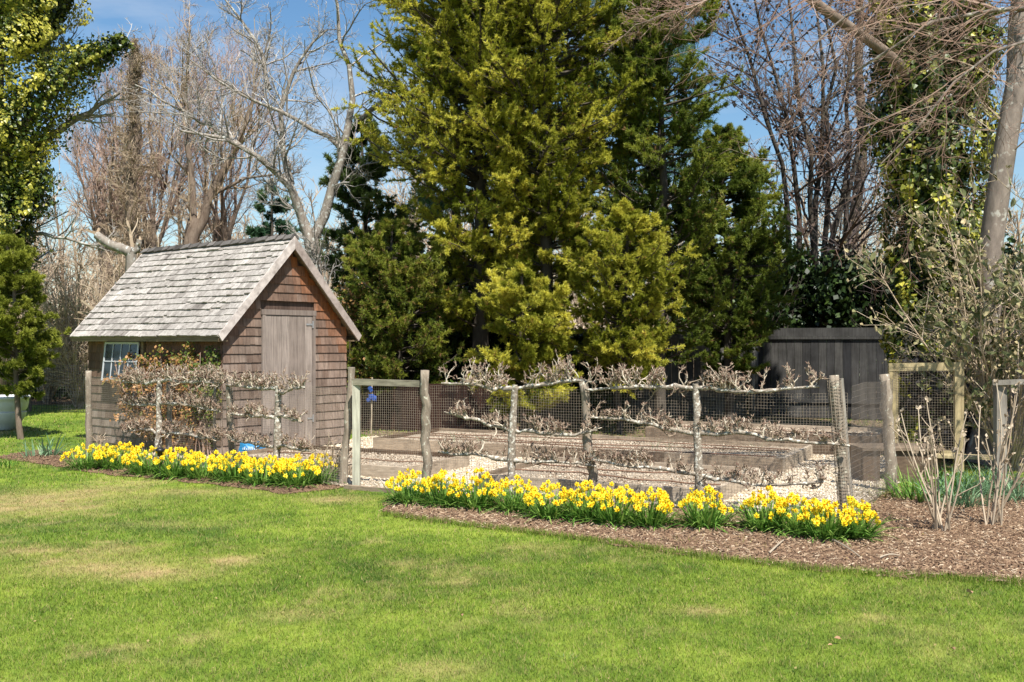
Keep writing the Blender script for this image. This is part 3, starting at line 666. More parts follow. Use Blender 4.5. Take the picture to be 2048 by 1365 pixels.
# low box beside it
bx = thing('cold_frame', 'low dark wooden box frame behind the mesh panel', 'cold frame', (4.0, 11.0, 0))
for (x0, x1, y0, y1, z0, z1, tt) in ((3.72, 3.9, 10.86, 10.90, .0, .34, .1), (4.05, 4.55, 10.86, 10.90, .0, .34, .1), (3.70, 4.57, 10.82, 11.35, .341, .37, .3), (4.5, 4.54, 10.92, 11.3, 0, .34, .4), (3.72, 3.76, 10.92, 11.3, 0, .34, .3)):
    g = Geo(); g.box(x0, x1, y0, y1, z0, z1, tt); off(g, (4.0, 11.0, 0)).build('board', M['bedboard'], bx)
g = Geo(); g.beam([4.45, 10.75, .30], [4.95, 10.55, .30], .22, .03, .9); tag(g.build('plank', M['treated']), 'pale offcut plank lying beside the box frame', 'plank')
# grey frame at far right edge
gf = thing('wooden_frame', 'grey timber frame with mesh at the right edge', 'frame', (4.75, 10.2, 0))
for pts_, w in (((at(2000, 10.2, 925), at(2000, 10.2, 768)), .10), ((at(1985, 10.18, 766), at(2180, 9.9, 760)), .06)):
    g = Geo(); g.beam(pts_[0] * [1, 1, 1] if w < .1 else np.array([pts_[0][0], 10.2, 0]), pts_[1], w, w * .8, .6); off(g, (4.75, 10.2, 0)).build('timber', M['greywood'], gf)
g = Geo(); netting(g, [4.9, 10.22, 0], [5.8, 10.0, 0], .02, 1.05, .03, .0014); off(g, (4.75, 10.2, 0)).build('wire_netting', M['wire_dark'], gf)

# ------------------------------------------------------------------ back board fence
bf0 = at(1010, 22.0, 800); bf1 = at(1505, 20.2, 800); bf2 = at(2250, 17.6, 800)
def board_fence(label, a, b, top, mat, tlo=.1, thi=.9, h_gap=.0, bw=.15, cat='fence', rail=True):
    a = np.array([a[0], a[1], 0]); b = np.array([b[0], b[1], 0]); o = thing('board_fence', label, cat, a); L_ = np.linalg.norm(b - a); d = (b - a) / L_; nn = np.array([d[1], -d[0], 0])
    if nn[1] > 0: nn = -nn
    n = int(L_ / bw); g = Geo(); upto = top - .2 if rail else top
    for i in range(n):
        p = a + d * (i + .5) * bw + nn * rng.uniform(0, .004); g.beam(p + [0, 0, .03], p + [0, 0, upto + rng.normal() * .004], bw - .006, .02, rng.uniform(tlo, thi), up=nn)
    off(g, a).build('boards', mat, o)
    if rail:
        g = Geo(); g.beam(a + nn * .02 + [0, 0, top - .20], b + nn * .02 + [0, 0, top - .20], .05, .05, .7); off(g, a).build('rail', mat, o)
        g = Geo(); m_ = int(L_ / 2.4)
        for i in range(m_):
            g.beam(a + d * L_ * i / m_ + [0, 0, top - .09], a + d * (L_ * (i + 1) / m_ - .01) + [0, 0, top - .09], .025, .165, rng.uniform(.2, .7))
        off(g, a).build('top_board', mat, o)
        g = Geo(); g.beam(a + nn * .02 + [0, 0, .35], b + nn * .02 + [0, 0, .35], .05, .07, .5); off(g, a).build('rail', mat, o)
    k = int(L_ / 2.4)
    for i in range(k + 1):
        p = a + d * L_ * i / k + nn * .055; g = Geo(); g.beam(p, p + [0, 0, top + .01], .11, .10, .95, up=nn); off(g, a).build('post', mat, o)
    return o
board_fence('weathered grey board fence running behind the cedars', bf0, bf1, 1.76, M['fence'], .3, 1)
M['fence_shaded'] = woodmat('shaded_fence_boards', [(0, (.03, .03, .032)), (.5, (.06, .058, .056)), (1, (.11, .105, .095))], grain=(16, 16, .8), stain=.4)  # same weathered boards, colour darkened to carry the shade of the trees
board_fence('weathered board fence darkened for tree shade behind the wire frame door', bf1 + [.06, 0, 0], bf2, 1.76, M['fence_shaded'], 0, .8)
b0 = at(650, 17.5, 860); b1 = at(1000, 16.5, 860)
board_fence('low dark brown board fence seen through the gate mesh', b0, b1, .80, M['brownboard'], 0, 1, rail=False, bw=.12)
# gloves / blue cloth hanging on it
g = Geo(); c = at(742, 16.6, 792)
for (dx, dz, s) in ((0, -.02, .06), (.05, -.05, .055), (-.04, -.07, .05), (.0, .08, .035), (-.02, .12, .045)):
    th = np.linspace(0, 2 * math.pi, 9)[:-1]; pts = [c + [dx, 0, dz]]
    ring = []
    for k, rr, yy in ((0, .6, -.04), (1, 1., 0), (2, .6, .04)): ring += [c + np.array([dx + math.cos(t) * s * rr * rng.uniform(.7, 1.2), yy, dz + math.sin(t) * s * rr * rng.uniform(.7, 1.2)]) for t in th]
    ff = [(j * 8 + i, j * 8 + (i + 1) % 8, (j + 1) * 8 + (i + 1) % 8, (j + 1) * 8 + i) for j in range(2) for i in range(8)]; g.add(ring, ff); g.add(ring[:8], [(0, 2, 4), (4, 6, 0), (0, 1, 2), (2, 3, 4), (4, 5, 6), (6, 7, 0)])
clothp = g.build('work_glove', M['blueglove']); tag(clothp, 'crumpled blue glove hanging in shade beyond the gate', 'glove')
g = Geo(); g.beam(c + [.02, .01, .3], c + [.0, .01, -.79], .02, .02); tag(g.build('garden_stake', M['stick']), 'thin stake holding up the blue glove', 'stake')

# ------------------------------------------------------------------ espalier pear trees
def espalier(label, base, tiers, trunk_top, spur_h=.16, tilt=(0, 0), dens=22, tr=.036, seed=1):
    """tiers: list of (zheight, dir(-1/1), length, rise)"""
    base = np.array(base, float); o = thing('espalier_tree', label, 'espalier tree', base, 0, 'espaliered pear trees')
    along = None
    g = Geo(); n = 12; z = np.linspace(-.03, trunk_top, n); p = np.zeros((n, 3)); p[:, 2] = z; p[:, 0] = tilt[0] * z; p[1:] += np.cumsum(rng.normal(size=(n - 1, 3)) * [.007, .007, 0], 0)
    rr = np.linspace(tr * 1.15, tr * .75, n) * rng.uniform(.8, 1.2, n); g.tubes(p, rr, 9, .3); g.build('trunk', M['espalier'], o)
    D = tiers[0][4] if len(tiers[0]) > 4 else None
    ga = Geo(); gs = Geo()
    for (zh, sg, ln, rise, dvec) in tiers:
        d = nrm(np.array(dvec, float)); P = 16; t = np.linspace(0, 1, P)[:, None]
        j = int(np.argmin(abs(z - zh))); s0 = p[j] * [1, 1, 0] + [0, 0, zh]
        path = s0 + d * sg * ln * t; w = np.cumsum(rng.normal(size=(P, 3)) * [.006, .015, .015], 0); w -= w[0]; w *= (1 - .75 * t ** 2); w[:, 2] *= .75; path = path + w; path[:, 2] += rise * t[:, 0] ** 1.3
        r = np.linspace(tr * .56, tr * .26, P) * rng.uniform(.65, 1.4, P); ga.tubes(path, r, 7, .6)
        # spurs
        ns = int(dens * 1.5 * ln); topf = 1.0 if zh > trunk_top - .12 else .68; ti = np.where(rng.rand(ns) < .6, rng.choice(rng.uniform(.1, 1, 7), ns) + rng.normal(0, .025, ns), rng.uniform(.06, 1, ns)); ti = np.clip(ti, .05, 1); x = ti * (P - 1); i = np.minimum(x.astype(int), P - 2); fr = (x - i)[:, None]
        so_ = path[i] * (1 - fr) + path[i + 1] * fr
        dd = np.stack([rng.normal(0, .45, ns), rng.normal(0, .3, ns), rng.uniform(.6, 1.2, ns)], -1); dd[rng.rand(ns) < .05, 2] *= -.5
        Ls = spur_h * topf * rng.uniform(.35, 1.25, ns) ** 1.2
        P1, R1 = grow(so_, dd, Ls, rng.uniform(.005, .0085, ns), 7, .40, .26, .45); gs.tubes(P1, R1, 4, rng.uniform(.35, 1, ns))
        o2 = kids(P1, R1, 4, .3, 1, 25, 60, .45, .75, .0036); P2_, R2 = grow(o2[0], o2[1], o2[2], o2[3], 5, .4, .2, .7); gs.tubes(P2_, R2, 3, rng.uniform(.2, .9, len(P2_)))
        o3 = kids(P2_, R2, 2, .4, 1, 25, 60, .45, .8, .0030); P3, R3 = grow(o3[0], o3[1], o3[2], o3[3], 3, .3, .3, .9); gs.tubes(P3, R3, 3, rng.uniform(0, .6, len(P3)))
        # buds at tips
        for Pk, prob in ((P2_, .9), (P3, .6)):
            e = Pk[:, -1]; k_ = rng.rand(len(e)) < prob; e = e[k_]; dr_ = nrm(Pk[:, -1] - Pk[:, -2])[k_]; Mx_ = frame_y(dr_) * np.stack([np.full(len(e), .0065), np.full(len(e), .020), np.full(len(e), .0065)], -1)[:, :, None]
            gs.scatter([(1, 0, 0), (-1, 0, 0), (0, 0, 1), (0, 0, -1), (0, 1.4, 0)], [(0, 2, 4), (2, 1, 4), (1, 3, 4), (3, 0, 4)], e, Mx_, rng.uniform(0, .45, len(e)))
    ga.build('trained_arms', M['espalier'], o); gs.build('spurs', M['spur'], o); return o
DR = nrm(FENCE_R1 - FENCE_R0); DL = nrm(GATE_L - FENCE_L1)
def tz(p, py): return 1.5 - (py - 682.5) / F_ * p[1]
fw = np.array([0, -.12, 0])
pE = onright(1396) + fw; espalier('white barked espalier on the right half of the wire fence', pE, [(tz(pE, 778), -1, 1.02, -.02, DR), (tz(pE, 776), 1, 1.05, .03, DR), (tz(pE, 868), -1, 1.0, .10, DR), (tz(pE, 868), 1, 1.28, -.05, DR), (tz(pE, 950), -1, 1.0, .10, DR), (tz(pE, 955), 1, 1.05, .02, DR)], tz(pE, 768), .19, (-.03, 0), 38, .040)
pE = onright(1018) + fw; espalier('espalier between the gate post and the leaning fence post', pE, [(tz(pE, 778), -1, .78, .04, DR), (tz(pE, 778), 1, .80, .06, DR), (tz(pE, 862), -1, .72, .15, DR), (tz(pE, 858), 1, .84, .04, DR), (tz(pE, 920), -1, .78, .06, DR), (tz(pE, 922), 1, .84, -.02, DR)], tz(pE, 770), .20, (.02, 0), 36, .038)
pE = onleft(557) + fw; espalier('sparse espalier in front of the shed door', pE, [(tz(pE, 780), -1, .95, .02, DL), (tz(pE, 780), 1, .42, .02, DL), (tz(pE, 838), -1, .85, .02, DL), (tz(pE, 836), 1, .42, -.03, DL), (tz(pE, 893), -1, .85, .02, DL), (tz(pE, 893), 1, .55, -.02, DL)], tz(pE, 772), .17, (.02, 0), 40, .042)
pE = onleft(322) + fw; espalier('dense twiggy espalier in front of the shed window and climber', pE, [(tz(pE, 764), -1, .78, -.02, DL), (tz(pE, 762), 1, 1.25, .0, DL), (tz(pE, 812), -1, .80, .02, DL), (tz(pE, 806), 1, 1.25, -.06, DL), (tz(pE, 868), -1, .85, -.04, DL), (tz(pE, 862), 1, 1.25, -.03, DL)], tz(pE, 756), .17, (.0, 0), 75, .040)

# ------------------------------------------------------------------ leaf prototypes
LEAFQ = (np.array([(-.5, 0, 0), (0, -.55, .06), (.5, 0, 0), (0, .65, -.04)]) + [0, .5, 0], np.array([(0, 1, 2), (0, 2, 3)]))
def fan3(n, spread, w, seed):
    r = np.random.RandomState(seed); v = []; f = []
    for i in range(n):
        a = r.uniform(-spread, spread); e = r.uniform(-spread * .7, spread * .7); L_ = r.uniform(.55, 1.); d = np.array([math.sin(a), math.cos(a) * math.cos(e), math.sin(e)]); s = np.cross(d, r.normal(size=3)); s = s / np.linalg.norm(s) * w * r.uniform(.7, 1.3)
        b = d * r.uniform(0, .3); k = len(v); v += [b - s, b + s, d * L_]; f.append((k, k + 1, k + 2))
    return np.array(v), np.array(f)
def fan(n, spread, w=.09, seed=0):
    r = np.random.RandomState(seed); v = []; f = []
    for i in range(n):
        a = r.uniform(-spread, spread); e = r.uniform(-spread * .6, spread * .6); L_ = r.uniform(.5, 1.); d = np.array([math.sin(a), math.cos(a) * math.cos(e), math.sin(e)]); s = np.array([math.cos(a), -math.sin(a), r.uniform(-.6, .6)]) * w * r.uniform(.7, 1.3)
        b = d * r.uniform(0, .35); k = len(v); m_ = b + (d * L_ - b) * .5; v += [b, m_ - s, d * L_, m_ + s]; f += [(k, k + 1, k + 2), (k, k + 2, k + 3)]
    return np.array(v), np.array(f)
SPRAYS = [fan3(11, 1.1, .085, s) for s in range(4)]
NEEDLE = fan(14, 1.3, .022, 9)
def cedar(name, label, cat, base, H, prof, mat, bark, nb=110, spray=.13, ns=7, nsub=12, up=.10, trunk_r=.16, z0=.4, tintmid=.45, group=None, gapfn=None, twigs=True, brown=.04, keep=1., lean=0., proto=None):
    """prof(h)->radius of the crown at height h"""
    base = np.array(base, float); o = thing(name, label, cat, base, 0, group)
    g = Geo(); n = 12; z = np.linspace(-.1, H * .97, n); p = np.stack([np.cumsum(rng.normal(0, .03, n)) + lean * z, np.cumsum(rng.normal(0, .03, n)), z], -1); g.tubes(p, np.linspace(trunk_r, .02, n), 8); g.build('trunk', bark, o)
    hs = rng.uniform(0, 1, nb) ** .9 * (H - z0) + z0
    az = rng.uniform(0, 2 * math.pi, nb); rad = np.array([prof(h) for h in hs]) * rng.uniform(.55, 1.12, nb)
    org = np.stack([np.interp(hs, z, p[:, 0]), np.interp(hs, z, p[:, 1]), hs], -1)
    dr_ = np.stack([np.cos(az), np.sin(az), rng.uniform(-.05, .45, nb)], -1)
    P1, R1 = grow(org, dr_, rad, np.clip(rad * .018, .006, .05), 7, .12, up, .25)
    k1 = kids(P1, R1, nsub, .22, 1, 20, 60, .40, .5, .003, flat=.40, ltaper=.5); P2_, R2 = grow(k1[0], k1[1], np.minimum(k1[2], .9), k1[3], 5, .15, up, .4)
    tg_ = Geo(); tg_.tubes(P1, R1, 4, .3)
    if twigs: tg_.tubes(P2_, R2, 3, .4)
    tg_.build('branches', bark, o)
    # sprays at secondaries
    g = Geo(); N = len(P2_)
    t = rng.uniform(.1, 1, (N, ns)); x = t * 4; i = np.minimum(x.astype(int), 3); fr = (x - i)[..., None]; ii = np.arange(N)[:, None]
    S = (P2_[ii, i] * (1 - fr) + P2_[ii, i + 1] * fr).reshape(-1, 3); D_ = nrm(P2_[ii, i + 1] - P2_[ii, i]).reshape(-1, 3)
    # extra sprays on the primaries' tips
    S = np.vstack([S, P1[:, -3:].reshape(-1, 3)]); D_ = np.vstack([D_, np.repeat(nrm(P1[:, -1] - P1[:, -2]), 3, 0)])
    outw = nrm((S - [0, 0, 0]) * [1, 1, 0]); D_ = nrm(D_ + rng.normal(size=D_.shape) * .45 + outw * .35 + [0, 0, .25])
    if gapfn is not None: kk = gapfn(S + base); S = S[kk]; D_ = D_[kk]; outw = outw[kk]
    if keep < 1: kk = rng.rand(len(S)) < keep; S = S[kk]; D_ = D_[kk]; outw = outw[kk]
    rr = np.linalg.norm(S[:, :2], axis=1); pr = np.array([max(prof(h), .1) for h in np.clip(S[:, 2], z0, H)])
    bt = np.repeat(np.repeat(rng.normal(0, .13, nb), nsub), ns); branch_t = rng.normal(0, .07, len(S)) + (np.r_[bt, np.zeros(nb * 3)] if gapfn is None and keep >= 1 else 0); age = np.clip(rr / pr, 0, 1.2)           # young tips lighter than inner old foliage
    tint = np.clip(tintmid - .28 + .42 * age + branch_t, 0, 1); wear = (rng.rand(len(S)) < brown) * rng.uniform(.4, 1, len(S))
    sz = spray * rng.uniform(.55, 1.4, len(S)); which = rng.randint(0, 4, len(S)); Mx_ = frame_y(D_) * sz[:, None, None]
    for q in range(4):
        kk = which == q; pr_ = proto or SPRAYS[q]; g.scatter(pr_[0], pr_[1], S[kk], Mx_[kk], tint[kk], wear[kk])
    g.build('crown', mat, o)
    return o
def prof_pts(pts):
    hs = [a for a, b in pts]; rs = [b for a, b in pts]; return lambda h: float(np.interp(h, hs, rs))
def gp(px, y): return np.array([(px - 1024) / F_ * y, y, 0.])

def gapA(S):   # open space under the main crowns
    u = 1024 + S[:, 0] / S[:, 1] * F_; w = 682.5 - (S[:, 2] - 1.5) / S[:, 1] * F_
    return np.ones(len(S), bool)
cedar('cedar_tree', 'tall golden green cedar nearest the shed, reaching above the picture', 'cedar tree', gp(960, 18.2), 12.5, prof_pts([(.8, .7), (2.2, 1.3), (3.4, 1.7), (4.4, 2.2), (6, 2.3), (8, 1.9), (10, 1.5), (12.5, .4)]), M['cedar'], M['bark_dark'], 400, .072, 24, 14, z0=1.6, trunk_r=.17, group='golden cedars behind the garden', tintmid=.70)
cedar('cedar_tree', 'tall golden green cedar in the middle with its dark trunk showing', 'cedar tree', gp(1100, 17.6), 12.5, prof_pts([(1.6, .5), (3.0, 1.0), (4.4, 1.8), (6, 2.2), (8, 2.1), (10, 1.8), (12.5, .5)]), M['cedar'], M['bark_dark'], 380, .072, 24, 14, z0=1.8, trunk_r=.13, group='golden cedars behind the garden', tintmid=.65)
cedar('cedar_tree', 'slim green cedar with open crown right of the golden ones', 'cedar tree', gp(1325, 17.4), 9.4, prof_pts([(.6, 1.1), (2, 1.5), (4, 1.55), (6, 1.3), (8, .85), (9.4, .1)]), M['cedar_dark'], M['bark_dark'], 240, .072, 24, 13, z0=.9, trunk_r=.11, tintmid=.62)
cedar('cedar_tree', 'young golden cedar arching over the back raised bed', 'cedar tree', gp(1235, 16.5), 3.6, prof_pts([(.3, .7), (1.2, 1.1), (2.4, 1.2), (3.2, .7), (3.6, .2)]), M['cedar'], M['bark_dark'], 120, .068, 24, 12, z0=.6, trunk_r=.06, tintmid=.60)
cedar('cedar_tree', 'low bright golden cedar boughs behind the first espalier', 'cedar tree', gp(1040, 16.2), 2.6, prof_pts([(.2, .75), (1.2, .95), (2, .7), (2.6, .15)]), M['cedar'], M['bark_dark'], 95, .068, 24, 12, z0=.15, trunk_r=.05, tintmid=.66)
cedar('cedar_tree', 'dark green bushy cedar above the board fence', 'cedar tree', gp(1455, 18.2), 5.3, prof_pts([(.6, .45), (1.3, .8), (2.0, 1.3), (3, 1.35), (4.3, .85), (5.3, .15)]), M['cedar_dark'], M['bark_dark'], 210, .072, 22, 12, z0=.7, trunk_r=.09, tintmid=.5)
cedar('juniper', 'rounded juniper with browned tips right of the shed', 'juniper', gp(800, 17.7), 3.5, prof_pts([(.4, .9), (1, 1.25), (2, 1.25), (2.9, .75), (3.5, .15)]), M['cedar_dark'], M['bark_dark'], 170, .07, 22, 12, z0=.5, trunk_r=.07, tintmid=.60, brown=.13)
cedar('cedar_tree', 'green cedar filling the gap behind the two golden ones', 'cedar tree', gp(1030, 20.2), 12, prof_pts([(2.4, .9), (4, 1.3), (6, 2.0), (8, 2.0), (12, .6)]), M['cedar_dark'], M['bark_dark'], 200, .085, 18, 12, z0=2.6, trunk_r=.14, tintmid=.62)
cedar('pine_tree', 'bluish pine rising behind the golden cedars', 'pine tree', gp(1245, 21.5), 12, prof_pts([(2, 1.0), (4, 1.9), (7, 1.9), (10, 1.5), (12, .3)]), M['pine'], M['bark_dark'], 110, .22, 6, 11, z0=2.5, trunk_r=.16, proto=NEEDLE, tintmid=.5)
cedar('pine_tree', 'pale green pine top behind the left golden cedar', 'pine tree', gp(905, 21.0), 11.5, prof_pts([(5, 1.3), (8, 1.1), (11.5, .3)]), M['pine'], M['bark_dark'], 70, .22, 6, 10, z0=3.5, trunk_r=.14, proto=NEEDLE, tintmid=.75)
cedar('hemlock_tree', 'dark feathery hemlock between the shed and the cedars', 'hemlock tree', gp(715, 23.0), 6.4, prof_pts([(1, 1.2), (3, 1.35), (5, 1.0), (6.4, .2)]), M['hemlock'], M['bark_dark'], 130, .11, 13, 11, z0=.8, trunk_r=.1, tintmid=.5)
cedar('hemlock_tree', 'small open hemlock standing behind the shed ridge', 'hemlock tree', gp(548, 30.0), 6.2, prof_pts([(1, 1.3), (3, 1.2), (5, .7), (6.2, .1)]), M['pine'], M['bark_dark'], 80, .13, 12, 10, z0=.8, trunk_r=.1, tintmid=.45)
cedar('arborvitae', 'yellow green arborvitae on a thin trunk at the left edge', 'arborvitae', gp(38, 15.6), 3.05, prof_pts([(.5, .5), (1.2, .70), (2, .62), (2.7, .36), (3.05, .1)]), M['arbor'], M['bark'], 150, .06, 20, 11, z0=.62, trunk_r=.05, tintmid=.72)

# ------------------------------------------------------------------ ivy clad trees
IVY = (np.array([(0, 0, 0), (-.5, .15, .05), (-.3, .6, 0), (0, 1., -.08), (.3, .6, 0), (.5, .15, .05)]), np.array([(0, 1, 2), (0, 2, 3), (0, 3, 4), (0, 4, 5)]))
def ivy_cover(paths, n, size, lump, tl=.5, droop=.6, hole=.33, b0=.12):
    """leaves on a lumpy surface round thick paths [(pts, radii, share)]"""
    g = Geo()
    for q_, (pl, rr, share) in enumerate(paths):
        pl = np.array(pl, float); rr = np.array(rr, float); m_ = int(n * share)
        seg = np.linalg.norm(np.diff(pl, axis=0), axis=1); s = np.r_[0, np.cumsum(seg)]; LL = s[-1]; s = s / LL
        t = rng.rand(m_); ph = rng.uniform(0, 2 * math.pi, m_); c = np.stack([np.interp(t, s, pl[:, k]) for k in range(3)], -1); r = np.interp(t, s, rr)
        ax = nrm(pl[-1] - pl[0]); e1 = nrm(np.cross(ax, (0.1, 1, 0.2))); e2 = np.cross(ax, e1); out_ = np.cos(ph)[:, None] * e1 + np.sin(ph)[:, None] * e2
        X_ = np.cos(ph) * 2.2 + 7 + q_ * 5; Y_ = t * LL + np.sin(ph) * .9
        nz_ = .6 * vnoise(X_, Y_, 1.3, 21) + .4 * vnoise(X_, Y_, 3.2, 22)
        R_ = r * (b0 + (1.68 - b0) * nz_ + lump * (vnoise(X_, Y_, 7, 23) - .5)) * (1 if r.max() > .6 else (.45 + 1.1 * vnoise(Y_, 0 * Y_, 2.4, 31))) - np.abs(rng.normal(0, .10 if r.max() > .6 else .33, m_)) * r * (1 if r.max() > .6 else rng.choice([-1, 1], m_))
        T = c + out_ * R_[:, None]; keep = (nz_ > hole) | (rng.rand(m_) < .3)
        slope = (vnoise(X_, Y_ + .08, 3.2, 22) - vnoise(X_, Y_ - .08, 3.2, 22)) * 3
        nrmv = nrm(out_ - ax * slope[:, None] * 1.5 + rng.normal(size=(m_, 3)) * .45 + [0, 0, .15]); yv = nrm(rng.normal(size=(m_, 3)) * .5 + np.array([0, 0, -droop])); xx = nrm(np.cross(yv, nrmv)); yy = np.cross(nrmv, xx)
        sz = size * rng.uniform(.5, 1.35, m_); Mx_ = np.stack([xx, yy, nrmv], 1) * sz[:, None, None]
        tt = np.clip(tl - .08 + (nz_ - .5) * 1.5 + rng.normal(0, .2, m_), 0, 1)  # hollows darker, lumps lighter: recess shade worked into the leaf tint
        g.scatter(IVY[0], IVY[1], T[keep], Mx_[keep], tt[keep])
    return g
b = gp(1868, 15.5); o = thing('ivy_tree', 'tree trunk thickly covered in glossy ivy beside the smooth trunk', 'ivy clad tree', b)
tp = at(1850, 15.5, -60); pl = np.array([b, at(1872, 15.5, 500), at(1866, 15.5, 250), tp, tp + [0, 0, 1.2]]) - b
g = Geo(); r_ = resample(pl, 12); g.tubes(r_, np.linspace(.22, .12, 12), 8); g.build('trunk', M['bark_pale'], o)
g = Geo(); lb = resample(np.array([at(1868, 15.4, 215), at(1800, 15.0, 125), at(1730, 14.7, 75), at(1640, 14.4, 15), at(1560, 14.1, -50)]) - b, 12); g.tubes(lb, np.linspace(.095, .055, 12) * rng.uniform(.88, 1.12, 12), 8); g.build('limb', M['bark'], o)
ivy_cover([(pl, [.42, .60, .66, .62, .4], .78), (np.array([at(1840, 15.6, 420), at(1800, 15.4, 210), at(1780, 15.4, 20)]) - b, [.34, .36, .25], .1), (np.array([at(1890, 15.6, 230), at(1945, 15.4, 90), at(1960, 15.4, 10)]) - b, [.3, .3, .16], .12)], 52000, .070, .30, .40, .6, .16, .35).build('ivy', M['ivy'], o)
b = gp(-45, 19.0); o = thing('ivy_tree', 'huge ivy covered tree filling the upper left corner', 'ivy clad tree', b)
pl = np.array([b, at(-20, 19, 600), at(-30, 19, 250), at(-20, 19, -150)]) - b
g = Geo(); g.tubes(resample(pl, 12), np.linspace(.4, .25, 12), 9)
limb = np.array([at(-10, 19, 330), at(110, 18.8, 170), at(165, 18.8, 120), at(255, 18.6, 78)]) - b; g.tubes(resample(limb, 8), np.linspace(.12, .04, 8), 6); g.build('trunk', M['bark'], o)
up_ = np.array([at(0, 19, 80), at(70, 19, 30), at(125, 19, -60)]) - b
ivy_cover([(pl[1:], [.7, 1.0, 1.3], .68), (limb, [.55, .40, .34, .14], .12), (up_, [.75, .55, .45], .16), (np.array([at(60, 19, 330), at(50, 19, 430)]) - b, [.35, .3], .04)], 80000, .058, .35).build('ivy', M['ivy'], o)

# ------------------------------------------------------------------ bare trees
def bare(name, label, cat, base, limbs, levels, bark, twigmat, group=None, leaves=None, seed=None):
    """limbs: list of (polyline world pts, r0, r1)"""
    base = np.array(base, float); o = thing(name, label, cat, base, 0, group)
    g = Geo(); P = 10; LP = []; LR = []
    for (pl, r0, r1) in limbs:
        q = resample(pl, P) - base; q[1:-1] += rng.normal(size=(P - 2, 3)) * np.linalg.norm(q[-1] - q[0]) * .008; r = np.linspace(r0, r1, P); g.tubes(q, r, 7, .4); LP.append(q); LR.append(r)
    g.build('trunk', bark, o)
    P_, R_ = np.array(LP), np.array(LR); tw = Geo(); tips = None
    for lv in levels:
        k = kids(P_, R_, lv['n'], lv.get('t0', .15), 1, lv.get('a0', 25), lv.get('a1', 65), lv.get('lf', .5), lv.get('rf', .55), lv.get('rmin', .004), lv.get('flat', 1), lv.get('lt', .4), lv.get('rmax', .045))
        P_, R_ = grow(k[0], k[1], np.minimum(k[2], lv.get('lmax', 9)), k[3], lv.get('P', 6), lv.get('w', .15), lv.get('up', .05), lv.get('re', .45))
        tw.tubes(P_, R_, lv.get('k', 3), np.clip(rng.normal(lv.get('tint', .5), .22, len(P_)), 0, 1)); tips = P_
    tw.build('twigs', twigmat, o)
    if leaves:
        e = tips[:, 1:].reshape(-1, 3); e = e[rng.rand(len(e)) < leaves[1]]; n = len(e); Mx_ = rand_rot(n) * (leaves[2] * rng.uniform(.5, 1.4, n))[:, None, None]; gl = Geo(); gl.scatter(LEAFQ[0], LEAFQ[1], e + rng.normal(size=e.shape) * .03, Mx_, rng.rand(n)); gl.build('leaves', leaves[0], o)
    return o
# pale forked tree behind the shed
Y = 21.
bare('bare_tree', 'pale lichened bare tree forking behind the shed roof', 'bare tree', gp(628, Y), [
    ([gp(628, Y), at(632, Y, 560), at(622, Y, 480)], .19, .15),
    ([at(622, Y, 485), at(600, Y, 420), at(583, Y, 365), at(540, Y - .3, 330), at(480, Y - .6, 290), at(420, Y - .8, 268), at(360, Y - 1, 262)], .115, .02),
    ([at(583, Y, 370), at(572, Y, 320), at(562, Y, 260), at(562, Y, 180), at(598, Y, 115), at(655, Y, 60)], .075, .018),
    ([at(622, Y, 485), at(650, Y, 430), at(672, Y, 370), at(690, Y, 300), at(718, Y, 235), at(700, Y, 160), at(690, Y, 90), at(660, Y, -40)], .115, .02),
    ([at(690, Y, 305), at(640, Y, 260), at(560, Y - .3, 225), at(500, Y - .6, 195), at(430, Y - .8, 160), at(380, Y - .8, 120)], .055, .014),
    ([at(718, Y, 240), at(760, Y, 205), at(812, Y, 172)], .06, .02),
    ([at(480, Y - .6, 292), at(400, Y, 240), at(330, Y, 200), at(270, Y, 170)], .05, .015),
    ([at(540, Y, 180), at(520, Y, 90), at(470, Y, 30), at(440, Y, -20)], .05, .015)],
    [dict(n=15, lf=.40, P=8, w=.18, up=.05, rmin=.008, rmax=.022, a0=30, a1=75, k=4, re=.35), dict(n=10, lf=.5, w=.22, up=.05, rmin=.005), dict(n=6, lf=.5, P=4, w=.22, rmin=.0038)], M['bark_pale'], M['twig_grey'])
# fork trunk at 380
Y = 27.
bare('bare_tree', 'bare tree with two thick tan trunks leaning apart behind the shed', 'bare tree', gp(372, Y), [
    ([gp(372, Y), at(380, Y, 500), at(392, Y, 440)], .27, .19), ([at(388, Y, 470), at(386, Y, 380), at(378, Y, 300), at(372, Y, 200), at(380, Y, 60)], .11, .02),
    ([at(385, Y, 480), at(420, Y, 400), at(455, Y, 330), at(500, Y, 240), at(520, Y, 120)], .14, .02), ([at(420, Y, 400), at(460, Y, 365), at(540, Y, 350), at(600, Y, 345)], .06, .012)],
    [dict(n=16, lf=.42, P=7, w=.15, up=.12, rmin=.010, rmax=.025, a0=15, a1=60), dict(n=10, lf=.5, w=.2, up=.1, rmin=.006), dict(n=7, lf=.5, P=4, w=.2, rmin=.0045)], M['bark'], M['twig_tan'])
